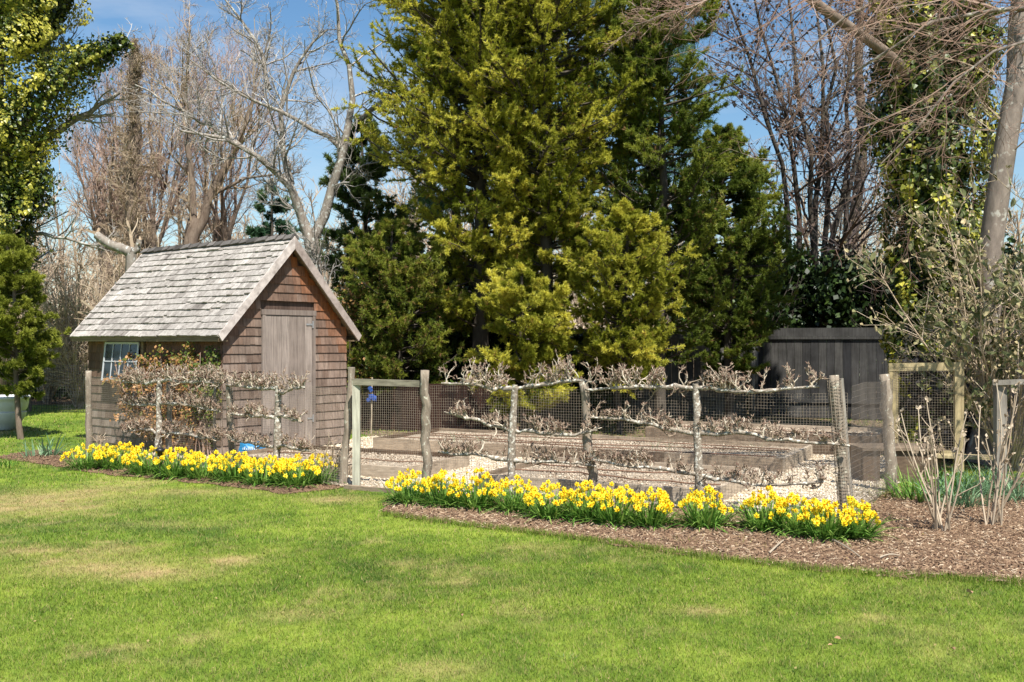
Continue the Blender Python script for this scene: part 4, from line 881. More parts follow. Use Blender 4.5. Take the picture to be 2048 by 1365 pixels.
# reddish twiggy trees
for lab, px, Y, top, wd, nn_ in (('reddish bare tree with dense upright twigs left of centre', 300, 31., 110, 115, 9), ('shorter reddish twiggy tree behind the left end of the shed', 215, 29., 250, 85, 8), ('rosy bare tree crown behind the pale branches', 445, 34., 110, 80, 7)):
    limbs = [([gp(px, Y), at(px, Y, 560), at(px, Y, 440)], .26, .16)]
    for i in range(nn_):
        a = (i / (nn_ - 1) - .5) * 2; limbs.append(([at(px + a * 10, Y, 520), at(px + a * wd * .5, Y + rng.normal() * .8, 380), at(px + a * wd * .85, Y + rng.normal() * 1.2, (top + 380) / 2), at(px + a * wd, Y + rng.normal() * 1.5, top + 60 * abs(a))], .06, .012))
    bare('bare_tree', lab, 'bare tree', gp(px, Y), limbs, [dict(n=15, t0=.08, lf=.34, P=6, w=.12, up=.14, rmin=.008, rmax=.02, a0=10, a1=50), dict(n=8, lf=.5, P=5, w=.16, up=.14, rmin=.0055, a0=15, a1=50), dict(n=6, lf=.55, P=4, w=.16, up=.12, rmin=.0046, a0=15, a1=50)], M['bark'], M['twig_red'])
# vine wrapped trunk
Y = 25.
bare('vine_tree', 'tall trunk wrapped in tangled brown vines behind the shed end', 'bare tree', gp(266, Y), [([gp(262, Y), at(264, Y, 500), at(262, Y, 300), at(268, Y, 120)], .20, .10), ([at(262, Y, 300), at(268, Y, 200), at(272, Y, 90)], .1, .05)],
     [dict(n=110, t0=.03, lf=.15, P=8, w=.38, up=.12, rmin=.008, rmax=.014, a0=10, a1=70), dict(n=10, lf=.5, w=.35, up=.02, rmin=.006), dict(n=6, lf=.6, P=4, w=.3, rmin=.005)], M['bark'], M['twig_tan'])
# cut limb snag just behind shed
Y = 19.
bare('snag', 'short dead trunk with a sawn off bent limb above the shed roof', 'snag', gp(262, Y), [([gp(262, Y), at(262, Y, 560), at(263, Y, 505)], .13, .10), ([at(264, Y, 505), at(245, Y, 498), at(215, Y, 488), at(193, Y, 470)], .10, .075), ([at(262, Y, 508), at(275, Y, 500), at(280, Y, 480)], .07, .05)],
     [dict(n=8, lf=.4, P=6, w=.2, up=.15, rmin=.006), dict(n=4, lf=.5, rmin=.005)], M['bark_pale'], M['twig_tan'])
# grey limbs leaving the ivy tree
Y = 19.5
bare('bare_limb_tree', 'bare grey limbs reaching right from the ivy covered tree', 'bare tree', gp(-30, Y), [([gp(-30, Y), at(-20, Y, 400), at(60, Y, 300)], .18, .10), ([at(60, Y, 298), at(110, Y, 265), at(170, Y, 230), at(240, Y, 185)], .085, .03), ([at(-20, Y, 110), at(90, Y, 105), at(170, Y, 92), at(240, Y, 95)], .05, .02), ([at(-20, Y, 480), at(70, Y, 465), at(150, Y, 480), at(210, Y, 500)], .05, .02)],
     [dict(n=9, lf=.4, P=6, w=.15, up=.04, rmin=.008), dict(n=6, lf=.5, rmin=.0055), dict(n=4, lf=.5, P=4, rmin=.0045)], M['bark_pale'], M['twig_grey'])
# multi stem dark tree behind the fence
Y = 23.
stems = [([gp(1640 + a * 30, Y), at(1640 + a * 26, Y, 560), at(1640 + a * 45, Y, 330), at(1640 + a * 95 + 10 * rng.normal(), Y + rng.normal(), 80), at(1640 + a * 130, Y + rng.normal(), -60)], .09, .02) for a in (-1.6, -1.1, -.55, -.1, .3, .75, 1.2)]
bare('multi_stem_tree', 'dark multi stemmed tree with tiny dark leaves above the board fence', 'tree', gp(1640, Y), stems,
     [dict(n=16, t0=.25, lf=.30, P=6, w=.14, up=.04, rmin=.008, a0=30, a1=70), dict(n=7, lf=.5, P=5, w=.18, rmin=.006), dict(n=4, lf=.5, P=4, w=.2, rmin=.0045)], M['bark_dark'], M['twig_dark'], leaves=(M['darkleaf'], .30, .075))
Y = 24.5
bare('bare_tree', 'rough brown trunk between the dark stems and the ivy', 'bare tree', gp(1722, Y), [([gp(1725, Y), at(1722, Y, 480), at(1716, Y, 250), at(1722, Y, 60), at(1715, Y, -60)], .17, .08)],
     [dict(n=60, t0=.32, lf=.17, P=7, w=.22, up=-.02, rmin=.007, rmax=.012, a0=40, a1=85), dict(n=8, lf=.5, w=.2, rmin=.005), dict(n=5, lf=.5, P=4, w=.2, rmin=.004)], M['bark'], M['twig_tan'])
# smooth trunk right
Y = 12.5
bare('smooth_tree', 'smooth grey trunk leaning beside the right edge', 'tree', gp(1960, Y), [([gp(1955, Y), at(1972, Y, 640), at(1990, Y, 450), at(2016, Y, 300), at(2038, Y, 130), at(2050, Y, -60)], .165, .115), ([at(2030, Y, 220), at(2065, Y, 120), at(2090, Y, 0)], .08, .05)],
     [dict(n=12, t0=.5, lf=.3, P=8, w=.18, up=-.03, rmin=.006, rmax=.012, a0=40, a1=80), dict(n=8, lf=.5, w=.18, rmin=.0035), dict(n=6, lf=.5, P=4, w=.18, rmin=.0025)], M['bark_smooth'], M['twig_tan'])
# overhanging limb of a near tree, top right
Y = 9.5
bare('overhanging_tree', 'reddish drooping twigs hanging from a limb across the top right', 'tree', np.array([8.2, 9.5, 0]), [
    ([[8.2, 9.5, 0], [8.1, 9.5, 3], [7.6, 9.5, 5.2]], .28, .2),
    ([[7.6, 9.5, 5.2], at(2100, Y, -90), at(1900, Y, -70), at(1700, Y, -60), at(1500, Y, -30)], .10, .02),
    ([[7.4, 9.5, 4.9], at(2040, Y, 10), at(1900, Y, 40), at(1790, Y + .3, 60), at(1700, Y + .5, 150)], .04, .012),
    ([at(1500, Y, -30), at(1440, Y, -10), at(1370, Y, 15), at(1270, Y, 50)], .014, .004), ([[7.5, 9.5, 5.0], at(2100, Y, 60), at(1960, Y, 110), at(1850, Y, 200), at(1760, Y, 330)], .03, .006), ([at(1900, Y, -70), at(1780, Y, -20), at(1650, Y, 60), at(1560, Y, 160)], .022, .005)],
    [dict(n=24, t0=.15, lf=.42, P=10, w=.09, up=-.035, rmin=.004, rmax=.009, a0=20, a1=60, lmax=1.9, re=.3), dict(n=8, lf=.5, P=7, w=.12, up=-.01, rmin=.0024, lmax=.9), dict(n=5, lf=.5, P=4, w=.14, rmin=.0018, lmax=.35)], M['bark_smooth'], M['twig_rust'])

# ------------------------------------------------------------------ shrubs
def stems_from(b, n, L, r, lean, wander=.08, up=.02, P=8):
    d = np.stack([rng.normal(0, lean, n), rng.normal(0, lean, n), np.ones(n)], -1); o_ = np.tile(b, (n, 1)) + rng.normal(size=(n, 3)) * [.04, .04, 0]
    return grow(o_, d, L * rng.uniform(.6, 1.1, n), np.full(n, r), P, wander, up, .5)
def leafy(g, pts, prob, size, proto=LEAFQ, tlo=0, thi=1, droop=0, jit=.02, per=1):
    e = np.repeat(pts.reshape(-1, 3), per, 0); e = e[rng.rand(len(e)) < prob]; n = len(e)
    y = rng.normal(size=(n, 3)); y[:, 2] -= droop; sz = size * rng.uniform(.6, 1.3, n); g.scatter(proto[0], proto[1], e + rng.normal(size=e.shape) * jit, frame_y(y) * sz[:, None, None], rng.uniform(tlo, thi, n))
# viburnum
b = gp(2020, 11.9); o = thing('viburnum', 'large felted leaf shrub with tan twigs at the right', 'shrub', b)
P1, R1 = stems_from(np.zeros(3), 31, 3.0, .014, .36, .07, .02, 9); P1[:, :, 0] += P1[:, :, 2] * .0
k = kids(P1, R1, 10, .25, 1, 25, 65, .35, .6, .005); P2_, R2 = grow(k[0], k[1], k[2], k[3], 6, .15, .03, .6)
k = kids(P2_, R2, 4, .2, 1, 25, 60, .45, .7, .0035); P3, R3 = grow(k[0], k[1], k[2], k[3], 4, .15, .03, .7)
g = Geo(); g.tubes(P1, R1, 5, .6); g.tubes(P2_, R2, 4, rng.uniform(.4, 1, len(P2_))); g.tubes(P3, R3, 3, rng.uniform(.5, 1, len(P3))); g.build('stems', M['twig_tan'], o)
VL = (np.array([(0, 0, 0), (-.24, .35, .1), (-.2, .75, .08), (0, 1, -.05), (.2, .75, .08), (.24, .35, .1), (0, .5, -.03)]), np.array([(0, 6, 1), (1, 6, 2), (2, 6, 3), (3, 6, 4), (4, 6, 5), (5, 6, 0)]))
g = Geo(); leafy(g, P3[:, 1:], .42, .10, VL, 0, 1, .9); leafy(g, P2_[:, 2:], .6, .12, VL, 0, .7, 1.0); leafy(g, P3[:, -1:], .8, .035, LEAFQ, .8, 1, -1, per=2); g.build('leaves', M['viburnum'], o)
# bare hydrangea like stems
for px, py, n_, lab in ((1885, 1062, 12, 'bare tan stemmed shrub in the mulch nearer the daffodils'), (1985, 1052, 10, 'bare tan stemmed shrub in the mulch at the right edge')):
    b = gnd(px, py); o = thing('bare_shrub', lab, 'shrub', b, 0, 'bare stemmed shrubs in the mulch')
    P1, R1 = stems_from(np.zeros(3), n_, 1.1, .0080, .30, .05, .04, 8); P1[:, 0, 2] = -.01
    k = kids(P1, R1, 3, .35, .95, 20, 45, .3, .75, .004); P2_, R2 = grow(k[0], k[1], k[2], k[3], 5, .1, .08, .7)
    g = Geo(); g.tubes(P1, R1, 6, rng.uniform(.5, 1, n_)); g.tubes(P2_, R2, 4, rng.uniform(.4, .9, len(P2_)))
    leafy(g, P1[:, -1:], 1, .028, LEAFQ, .7, 1, -1, .006, 5); leafy(g, P2_[:, -1:], 1, .022, LEAFQ, .6, 1, -1, .005, 4); g.build('stems', M['twig_tan'], o)
# dried perennial spikes at the fence corner
# climber on the shed side wall
o = thing('wall_climber', 'rusty leaved climber trained on the shed side wall', 'climbing shrub', SH, SROT)
nst = 40; bs = np.stack([rng.uniform(-.22, -.06, nst), rng.uniform(.1, 1.75, nst), np.zeros(nst)], -1); P1, R1 = grow(bs, np.stack([rng.normal(0, .03, nst), rng.normal(0, .25, nst), np.ones(nst)], -1), rng.uniform(.9, 1.5, nst), np.full(nst, .010), 9, .12, .05, .5)
P1[..., 0] = np.clip(P1[..., 0], -.34, -.04)
k = kids(P1, R1, 10, .1, 1, 30, 75, .26, .6, .004); P2_, R2 = grow(k[0], k[1], k[2], k[3], 6, .25, .03, .6); P2_[..., 0] = np.clip(P2_[..., 0], -.42, -.03)
k = kids(P2_, R2, 4, .1, 1, 30, 70, .5, .7, .003); P3, R3 = grow(k[0], k[1], k[2], k[3], 4, .3, .03, .7); P3[..., 0] = np.clip(P3[..., 0], -.46, -.03)
for A in (P1, P2_, P3): A[..., 2] = np.minimum(A[..., 2], 1.47 - .12 * np.abs(np.sin(A[..., 1] * 5)))
for A in (P1, P2_, P3): A[..., 1] = np.clip(A[..., 1], .02, 2.05)
g = Geo(); g.tubes(P1, R1, 4, .6); g.tubes(P2_, R2, 3, rng.uniform(.4, 1, len(P2_))); g.tubes(P3, R3, 3, rng.uniform(.3, 1, len(P3))); g.build('stems', M['twig_red'], o)
g = Geo(); e = np.concatenate([P3[:, 1:].reshape(-1, 3), P2_[:, 2:].reshape(-1, 3)]); e = np.concatenate([e, e + rng.normal(size=e.shape) * .03]); e[:, 0] = np.minimum(e[:, 0], -.03); n = len(e)
grn = np.clip(.62 - .55 * np.clip((e[:, 2] - .95) / .4, 0, 1) * rng.rand(n) - .45 * (e[:, 1] < .22) + rng.normal(0, .2, n), 0, 1)
g.scatter(LEAFQ[0], LEAFQ[1], e + rng.normal(size=e.shape) * [.01, .02, .02], rand_rot(n, np.array([-1., 0, .5]), .9) * (.034 * rng.uniform(.6, 1.4, n))[:, None, None], grn); g.build('leaves', M['coton'], o)
# small leafy evergreen shrubs behind / beside the shed
def bush(name, label, cat, b, H, rx, mat, n=9000, leaf=.05, bark='bark_dark', nl=40, tint=(0, 1), group=None, lump=.35, sticks=24):
    b = np.array(b, float); o = thing(name, label, cat, b, 0, group); P1, R1 = stems_from(np.zeros(3), sticks, H, .018, rx / H * .55, .1, .02, 8); g = Geo(); g.tubes(P1, R1, 4, .5)
    k = kids(P1, R1, 6, .3, 1, 30, 60, .3, .5, .005); P2_, R2 = grow(k[0], k[1], k[2], k[3], 5, .15, .02, .6); g.tubes(P2_, R2, 3, .5); g.build('stems', M[bark], o)
    c = np.stack([rng.normal(0, .42, nl) * rx, rng.normal(0, .42, nl) * rx, rng.uniform(.15, .95, nl) * H], -1); c[:, :2] *= np.sqrt(np.clip(1.15 - c[:, 2:] / H * .6, .2, 1.2)); lr = rx * lump * rng.uniform(.5, 1.2, nl)
    w = rng.randint(0, nl, n); q = nrm(rng.normal(size=(n, 3))); T = c[w] + q * (lr[w] * rng.uniform(.5, 1.05, n) ** .7)[:, None]; T[:, 2] = np.abs(T[:, 2]); g = Geo(); g.scatter(LEAFQ[0], LEAFQ[1], T, rand_rot(n, q, .8) * (leaf * rng.uniform(.6, 1.4, n))[:, None, None], np.clip(rng.uniform(tint[0], tint[1], n), 0, 1)); g.build('foliage', mat, o); return o
for px, Y, H, rx, lab in ((1500, 22.5, 3.6, 1.6, 'dark evergreen bush behind the fence beside the bushy cedar'), (1600, 23.8, 3.1, 1.5, 'dark evergreen bush under the dark multi stemmed tree'), (1720, 22.8, 3.3, 1.6, 'dark evergreen bush at the foot of the rough trunk'), (1840, 21.5, 3.3, 1.5, 'dark evergreen bush behind the ivy covered trunk'), (1960, 20, 3.3, 1.6, 'dark evergreen bush behind the smooth trunk')):
    bush('evergreen_bush', lab, 'bush', gp(px, Y), H, rx, M['holly'], 12000, .10, nl=50, group='dark bushes beyond the fence')
for px, Y, H, rx, lab in ((880, 20.0, 3.2, 1.5, 'dark bush in shade behind the juniper'), (1010, 20.6, 2.6, 1.5, 'dark bush in shade under the tall golden cedar'), (1180, 19.0, 1.5, .8, 'low dark bush in shade before the weathered fence')):
    bush('shade_bush', lab, 'bush', gp(px, Y), H, rx, M['holly'], 12000, .085, nl=50, group='bushes in shade under the cedars')
bush('twiggy_bush', 'pinkish twiggy bush with small leaves against the shed corner', 'bush', gp(716, 18.0), 2.5, .8, M['coton'], 9000, .045, 'twig_tan', nl=60, tint=(0, .7), sticks=14)
bush('brown_bush', 'brown leafed low bush beyond the ivy trunk base', 'bush', gp(1935, 13.2), 1.3, .7, M['darkleaf'], 6000, .06, 'twig_dark', nl=30)
# thicket left behind shed
for px, Y, H, lab in ((95, 24.5, 3.0, 'tangled bare shrub behind the black mesh fence'), (160, 23, 3.4, 'tangled bare shrub touching the left end of the shed'), (20, 26, 3.2, 'tangled bare shrub behind the arborvitae'), (230, 24, 3.8, 'tangled bare shrub rising above the shed eave')):
    b = gp(px, Y); o = thing('bare_shrub', lab, 'shrub', b, 0, 'bare shrubs behind the shed'); P1, R1 = stems_from(np.zeros(3), 26, H, .022, .35, .12, .02, 8)
    k = kids(P1, R1, 11, .15, 1, 25, 70, .4, .5, .009); P2_, R2 = grow(k[0], k[1], k[2], k[3], 6, .2, .02, .6); k = kids(P2_, R2, 5, .2, 1, 25, 60, .5, .7, .006); P3, R3 = grow(k[0], k[1], k[2], k[3], 4, .2, .02, .7)
    g = Geo(); g.tubes(P1, R1, 5, .7); g.tubes(P2_, R2, 3, rng.uniform(.2, 1, len(P2_))); g.tubes(P3, R3, 3, rng.uniform(0, 1, len(P3))); g.build('stems', M['twig_tan'], o)
# black mesh fence at left back
o = thing('mesh_fence', 'black wire mesh fence across the far end of the lawn', 'fence', gp(100, 21.5)); g = Geo(); netting(g, gp(-120, 22.3) - gp(100, 21.5), gp(330, 20.9) - gp(100, 21.5), .02, 1.0, .06, .004); g.build('wire_netting', M['wire_dark'], o)
for px in (-110, 60, 178, 320):
    g = Geo(); yy = 22.3 - (px + 120) / 450 * 1.4; p = gp(px, yy) - gp(100, 21.5); post(g, p, p + [0, 0, 1.1], .03, .03); g.build('post', M['bark'], o)
bush('evergreen_bush', 'very dark low evergreen mass behind the black mesh fence', 'bush', gp(80, 27.5), 1.9, 2.6, M['holly'], 9000, .12, nl=50)

# ------------------------------------------------------------------ distant woods (one mass)
g = Geo(); n = 150; x = rng.uniform(-48, 48, n); y = rng.uniform(42, 75, n); b = np.stack([x, y, 0 * x], -1)
H = rng.uniform(7, 11.5, n) * (y / 60); P1, R1 = grow(b, np.stack([rng.normal(0, .05, n), rng.normal(0, .05, n), np.ones(n)], -1), H, np.full(n, .16), 8, .05, .02, .2)
k = kids(P1, R1, 16, .12, 1, 20, 60, .38, .5, .03); P2_, R2 = grow(k[0], k[1], k[2], k[3], 6, .12, .06, .5)
k = kids(P2_, R2, 8, .15, 1, 20, 60, .5, .6, .020); P3, R3 = grow(k[0], k[1], k[2], k[3], 4, .15, .06, .6)
k = kids(P3, R3, 3, .15, 1, 20, 60, .7, .8, .014); P4, R4 = grow(k[0], k[1], k[2], k[3], 3, .15, .06, .6)
g.tubes(P1, R1, 5, .4); g.tubes(P2_, R2, 3, rng.uniform(.2, .9, len(P2_))); g.tubes(P3, R3, 3, rng.uniform(.2, 1, len(P3))); g.tubes(P4, R4, 3, rng.uniform(.2, 1, len(P4)))
n = 22000; x = rng.uniform(-50, 50, n); y = rng.uniform(36, 60, n); d = np.stack([rng.normal(0, .5, n), rng.normal(0, .3, n), np.ones(n)], -1); P5, R5 = grow(np.stack([x, y, 0 * x], -1), d, rng.uniform(1, 4.2, n), np.full(n, .03), 6, .2, 0, .5); g.tubes(P5, R5, 3, rng.uniform(0, 1, n))
tag(g.build('distant_woods', M['twig_tan']), 'hazy brown mass of bare woodland far behind the garden', 'woodland', kind='stuff')

# ------------------------------------------------------------------ daffodils
def strip(L_, w, bend, seg=4, fold=.15):
    v = []; f = []
    for i in range(seg + 1):
        t = i / seg; ww = w * (1 - t ** 2.5) * .5 + .0006; x = bend * t * t * L_; z = L_ * t * (1 - .25 * bend * t); v += [(-0, 0, 0)] if False else []; v += [(x, -ww, z), (x, ww, z)]
    for i in range(seg): f.append((2 * i, 2 * i + 1, 2 * i + 3, 2 * i + 2))
    return np.array(v), np.array(f)
STR = [strip(1, .045, b_) for b_ in (.15, .45, .9)]
def tuft(g, n, R_, L_, tlo=0, thi=1, lean=.4, w=1., cx=0, cy=0):
    a = rng.uniform(0, 2 * math.pi, n); rr = R_ * np.sqrt(rng.rand(n)); T = np.stack([cx + rr * np.cos(a), cy + rr * np.sin(a), 0 * a - .005], -1)
    a2 = a + rng.normal(0, .7, n); ln = L_ * rng.uniform(.6, 1.15, n); tl = lean * (rr / R_ + .25) * rng.uniform(.4, 1.3, n)
    zx = np.stack([np.cos(a2) * np.sin(tl), np.sin(a2) * np.sin(tl), np.cos(tl)], -1); yx = np.stack([-np.sin(a2), np.cos(a2), 0 * a2], -1); xx = np.cross(yx, zx)
    Mx_ = np.stack([xx, yx * w, zx], 1) * ln[:, None, None]; wh = rng.randint(0, 3, n)
    for q in range(3): k_ = wh == q; g.scatter(STR[q][0], STR[q][1], T[k_], Mx_[k_], rng.uniform(tlo, thi, k_.sum()))
def flower_mesh(seed):
    r = np.random.RandomState(seed); g = Geo()
    for i in range(6):     # petals, facing +Y
        a = i * math.pi / 3 + r.normal() * .06; d = np.array([math.cos(a), 0, math.sin(a)]); s = np.array([-math.sin(a), 0, math.cos(a)]); n_ = np.array([0, 1, 0]); l_ = .026 * r.uniform(.9, 1.12); bk = -.004 + r.normal() * .002
        v = [d * .003, d * l_ * .55 - s * .0095 + n_ * .001, d * l_ + n_ * bk, d * l_ * .55 + s * .0095 + n_ * .001]; g.add(v, [(0, 1, 2), (0, 2, 3)], .72 + .2 * r.rand())
    k = 8; ring = lambda rr, y: [(rr * math.cos(t), y, rr * math.sin(t)) for t in np.arange(k) * 2 * math.pi / k]
    v = ring(.0045, 0) + ring(.0062, .010) + ring(.0095, .018); g.add(v, [(j * k + i, j * k + (i + 1) % k, (j + 1) * k + (i + 1) % k, (j + 1) * k + i) for j in range(2) for i in range(k)], .25)
    g.add([(0, .002, 0)] + ring(.0062, .008), [(0, i + 1, (i + 1) % k + 1) for i in range(k)], .1)
    return g
FL = []
for s in range(3):
    g = flower_mesh(s); o = g.build('flower', M['petal']); FL.append(o)
stemG = None
proto_used = [False] * 3
fcount = 0
def daff(label, pos, R_, nfl, nlv=150, L_=.27, group='blooming daffodil clumps'):
    global fcount
    pos = np.array(pos, float); o = thing('daffodil_clump', label, 'daffodils', pos, 0, group); g = Geo(); tuft(g, nlv, R_ * .72, L_ * 1.0, 0, 1, .8, 1.3)
    # stems with flowers
    a = rng.uniform(0, 2 * math.pi, nfl); rr = R_ * rng.rand(nfl) ** .45 * 1.02; base = np.stack([rr * .55 * np.cos(a), rr * .55 * np.sin(a), 0 * a], -1)
    top = np.stack([rr * 1.05 * np.cos(a), rr * 1.05 * np.sin(a), L_ * (1.12 - .55 * (rr / R_) ** 2.2) * rng.uniform(.78, 1.04, nfl)], -1); mid = (base + top) / 2 + rng.normal(size=(nfl, 3)) * .006
    g.tubes(np.stack([base, mid, top], 1), np.full((nfl, 3), .0022), 3, .7); g.build('leaves', M['daffleaf'], o)
    for i in range(nfl):
        s = fcount % 3
        if not proto_used[s]: f_ = FL[s]; proto_used[s] = True
        else: f_ = FL[s].copy(); C.objects.link(f_)
        f_.parent = o; f_.location = top[i]; yaw = math.pi + rng.normal() * .9 + (top[i][0] / R_) * .3; f_.rotation_euler = (rng.uniform(-.15, .35), rng.uniform(0, 1), yaw); sc_ = rng.uniform(.82, 1.22); f_.scale = (sc_,) * 3; fcount += 1
    return o
row = [(820, 1012, .24, 34, 'daffodil clump at the gate end of the right row'), (888, 1018, .19, 26, 'daffodil clump beside the blue green leaves by the gate post'), (950, 1022, .24, 38, 'daffodil clump left of the espalier next to the gate'),
       (1030, 1028, .23, 38, 'daffodil clump under the espalier next to the gate'), (1100, 1042, .22, 36, 'daffodil clump midway between espalier and leaning post'), (1170, 1046, .22, 38, 'daffodil clump below the leaning fence post'),
       (1232, 1054, .24, 42, 'daffodil clump just right of the leaning fence post'), (1300, 1058, .21, 36, 'daffodil clump ending the long row left of the single one'), (1410, 1060, .21, 38, 'small single daffodil clump below the white barked espalier'),
       (1530, 1066, .20, 34, 'daffodil clump starting the short row at the fence end'), (1598, 1074, .23, 44, 'daffodil clump in the middle of the short row'), (1655, 1084, .20, 34, 'daffodil clump in front of the wrapped end post'), (1710, 1082, .17, 26, 'daffodil clump nearest the bare shrubs')]
for px, py, R_, nf, lab in row: daff(lab, gnd(px, py - 6), R_ * .93, int(nf * 1.6), 190, .285 * rng.uniform(.93, 1.07))
row = [(180, 941, .30, 40, 'daffodil clump at the far left of the left row'), (235, 941, .28, 40, 'daffodil clump second from the left end of the left row'), (297, 952, .28, 38, 'daffodil clump left of the black path light'), (350, 958, .26, 42, 'daffodil clump right of the black path light'),
       (410, 960, .27, 44, 'daffodil clump below the shed corner'), (470, 966, .26, 44, 'daffodil clump in front of the blue bag'), (530, 972, .26, 44, 'daffodil clump left of the espalier by the door'), (590, 976, .25, 46, 'daffodil clump right of the espalier by the door'), (640, 970, .19, 26, 'daffodil clump at the gate end of the left row')]
for px, py, R_, nf, lab in row: daff(lab, gnd(px, py - 4), R_ * .98, int(nf * 1.7), 190, .275 * rng.uniform(.93, 1.07))
# other leaf clumps
def leafclump(label, pos, R_, n, L_, mat, w=1., name='leaf_clump', cat='leaf clump', group=None, lean=.5):
    g = Geo(); tuft(g, n, R_, L_, 0, 1, lean, w); o = g.build(name, M[mat]); o.location = pos; tag(o, label, cat, group); return o
leafclump('blue green leaf clump without flowers at the gate post', gnd(868, 1000), .13, 60, .33, 'blueleaf', .9)
leafclump('blue green iris fan left of the wire fence end', gnd(98, 912), .14, 26, .34, 'blueleaf', 1.6); leafclump('spreading iris leaves beyond the left daffodils', gnd(70, 915), .2, 30, .26, 'blueleaf', 1.4); leafclump('green leaf tuft under the left fence post', gnd(170, 918), .25, 60, .24, 'blueleaf')
leafclump('blue green leaves among daffodils near the black light', gnd(375, 948), .14, 40, .3, 'blueleaf'); leafclump('blue green leaves at the door espalier foot', gnd(600, 958), .12, 40, .3, 'blueleaf'); leafclump('grassy tuft in the left corner of the lawn', gnd(8, 935), .15, 50, .2, 'daffleaf')
for px, py, lab in ((1840, 1000, 'flowerless daffodil leaves left of the tan stems'), (1890, 985, 'flowerless daffodil leaves behind the tan stems'), (1940, 990, 'flowerless daffodil leaves between the two bare shrubs'), (1995, 985, 'flowerless daffodil leaves below the grey timber frame'), (2040, 1000, 'flowerless daffodil leaves cut by the right edge'), (1915, 1010, 'flowerless daffodil leaves low behind the nearer stems')):
    leafclump(lab, gnd(px, py), .26, 120, .33, 'blueleaf' if px > 1900 else 'daffleaf', .9, group='flowerless daffodil leaf clumps')
leafclump('wispy grass tuft at the foot of the corner post', gnd(1765, 992), .22, 120, .2, 'arbor', .25)
leafclump('low weedy tuft between the two right flower rows', gnd(1370, 1090), .18, 60, .07, 'arbor', .6); leafclump('low weedy tuft before the short flower row', gnd(1480, 1098), .22, 60, .07, 'arbor', .6)
# garlic shoots on the back bed
for i, (px, py) in enumerate(((908, 868), (962, 870), (1075, 882), (1312, 888), (1342, 892), (1515, 905))):
    yy = 13.9 if px < 1100 else 13.1; p = at(px, yy, py); p[2] = .14
    o = leafclump(['green shoot nearest the gate on the back bed', 'second green shoot from the gate on the back bed', 'green shoot behind the first espalier on the back bed', 'green shoot left of the white espalier on the back bed', 'green shoot beside the white espalier on the back bed', 'green shoot at the right end of the back bed'][i], p, .08, 14, .17, 'blueleaf', .5, 'garlic_shoot', 'shoot', 'green shoots on the back bed', .9)

# ------------------------------------------------------------------ small things
def lathe(prof, k=24):
    v = [(r * math.cos(t), r * math.sin(t), z) for r, z in prof for t in np.arange(k) * 2 * math.pi / k]; n = len(prof)
    return v, [(j * k + i, j * k + (i + 1) % k, (j + 1) * k + (i + 1) % k, (j + 1) * k + i) for j in range(n - 1) for i in range(k)]
b = gp(8, 17.3); pot = thing('plant_pot', 'large white bowl shaped garden pot at the left edge', 'pot', b)
g = Geo(); g.add(*lathe([(.14, 0), (.17, .02), (.18, .05), (.26, .12), (.33, .22), (.35, .30), (.35, .31), (.32, .315)])); g.build('bowl', M['pot'], pot, True)
g = Geo(); g.add(*lathe([(.32, .315), (.36, .36), (.385, .46), (.385, .52), (.41, .53), (.41, .575), (.37, .575), (.36, .50), (.01, .48)])); g.build('rim', M['pot'], pot, True)
# blue bag
g = Geo(); b = np.array([-3.28, 12.95, 0]); nx_, nz_ = 14, 8; vv = []; ff = []
for s in (0, 1):
    for j in range(nz_ + 1):
        for i in range(nx_ + 1):
            u, w = i / nx_, j / nz_; bul = math.sin(u * math.pi) ** .5 * math.sin(w * math.pi) ** .5 if 0 < u < 1 and 0 < w < 1 else 0
            vv.append((-.19 + .38 * u + .01 * math.sin(9 * w), (-1 if s == 0 else 1) * (.01 + .085 * bul + .012 * math.sin(13 * u + 5 * w)), .005 + .27 * w + .012 * math.sin(11 * u)))
    o_ = s * (nx_ + 1) * (nz_ + 1)
    ff += [(o_ + j * (nx_ + 1) + i, o_ + j * (nx_ + 1) + i + 1, o_ + (j + 1) * (nx_ + 1) + i + 1, o_ + (j + 1) * (nx_ + 1) + i) for j in range(nz_) for i in range(nx_)]
g.add(vv, ff); bag = thing('soil_bag', 'crumpled blue and white plastic bag at the shed corner', 'bag', b, .15); bag.scale = (.85, .85, .8); g.build('bag', M['blue'], bag, True)
g = Geo(); x = -.13
for i in range(9):
    w = rng.uniform(.014, .026); h = rng.uniform(.02, .045); g.box(x, x + w * .6, -.105, -.098, .17, .17 + h); g.box(x, x + w, -.105, -.098, .17 + h + .001, .178 + h) if i % 2 else None; x += w + .006
g.build('printing', M['printwhite'], bag)
# path light
g = Geo(); g.tubes(np.array([(0, 0, -.02), (0, 0, .12), (0, 0, .24)]), np.full(3, .008), 6); b = gnd(320, 958); pl_ = thing('path_light', 'small black path light standing among the left daffodils', 'path light', b); g.build('stake', M['black'], pl_)
g = Geo(); g.add(*lathe([(.001, .34), (.03, .335), (.05, .32), (.05, .30), (.03, .295), (.03, .25), (.001, .24)], 14)); g.build('lamp_head', M['black'], pl_, True)
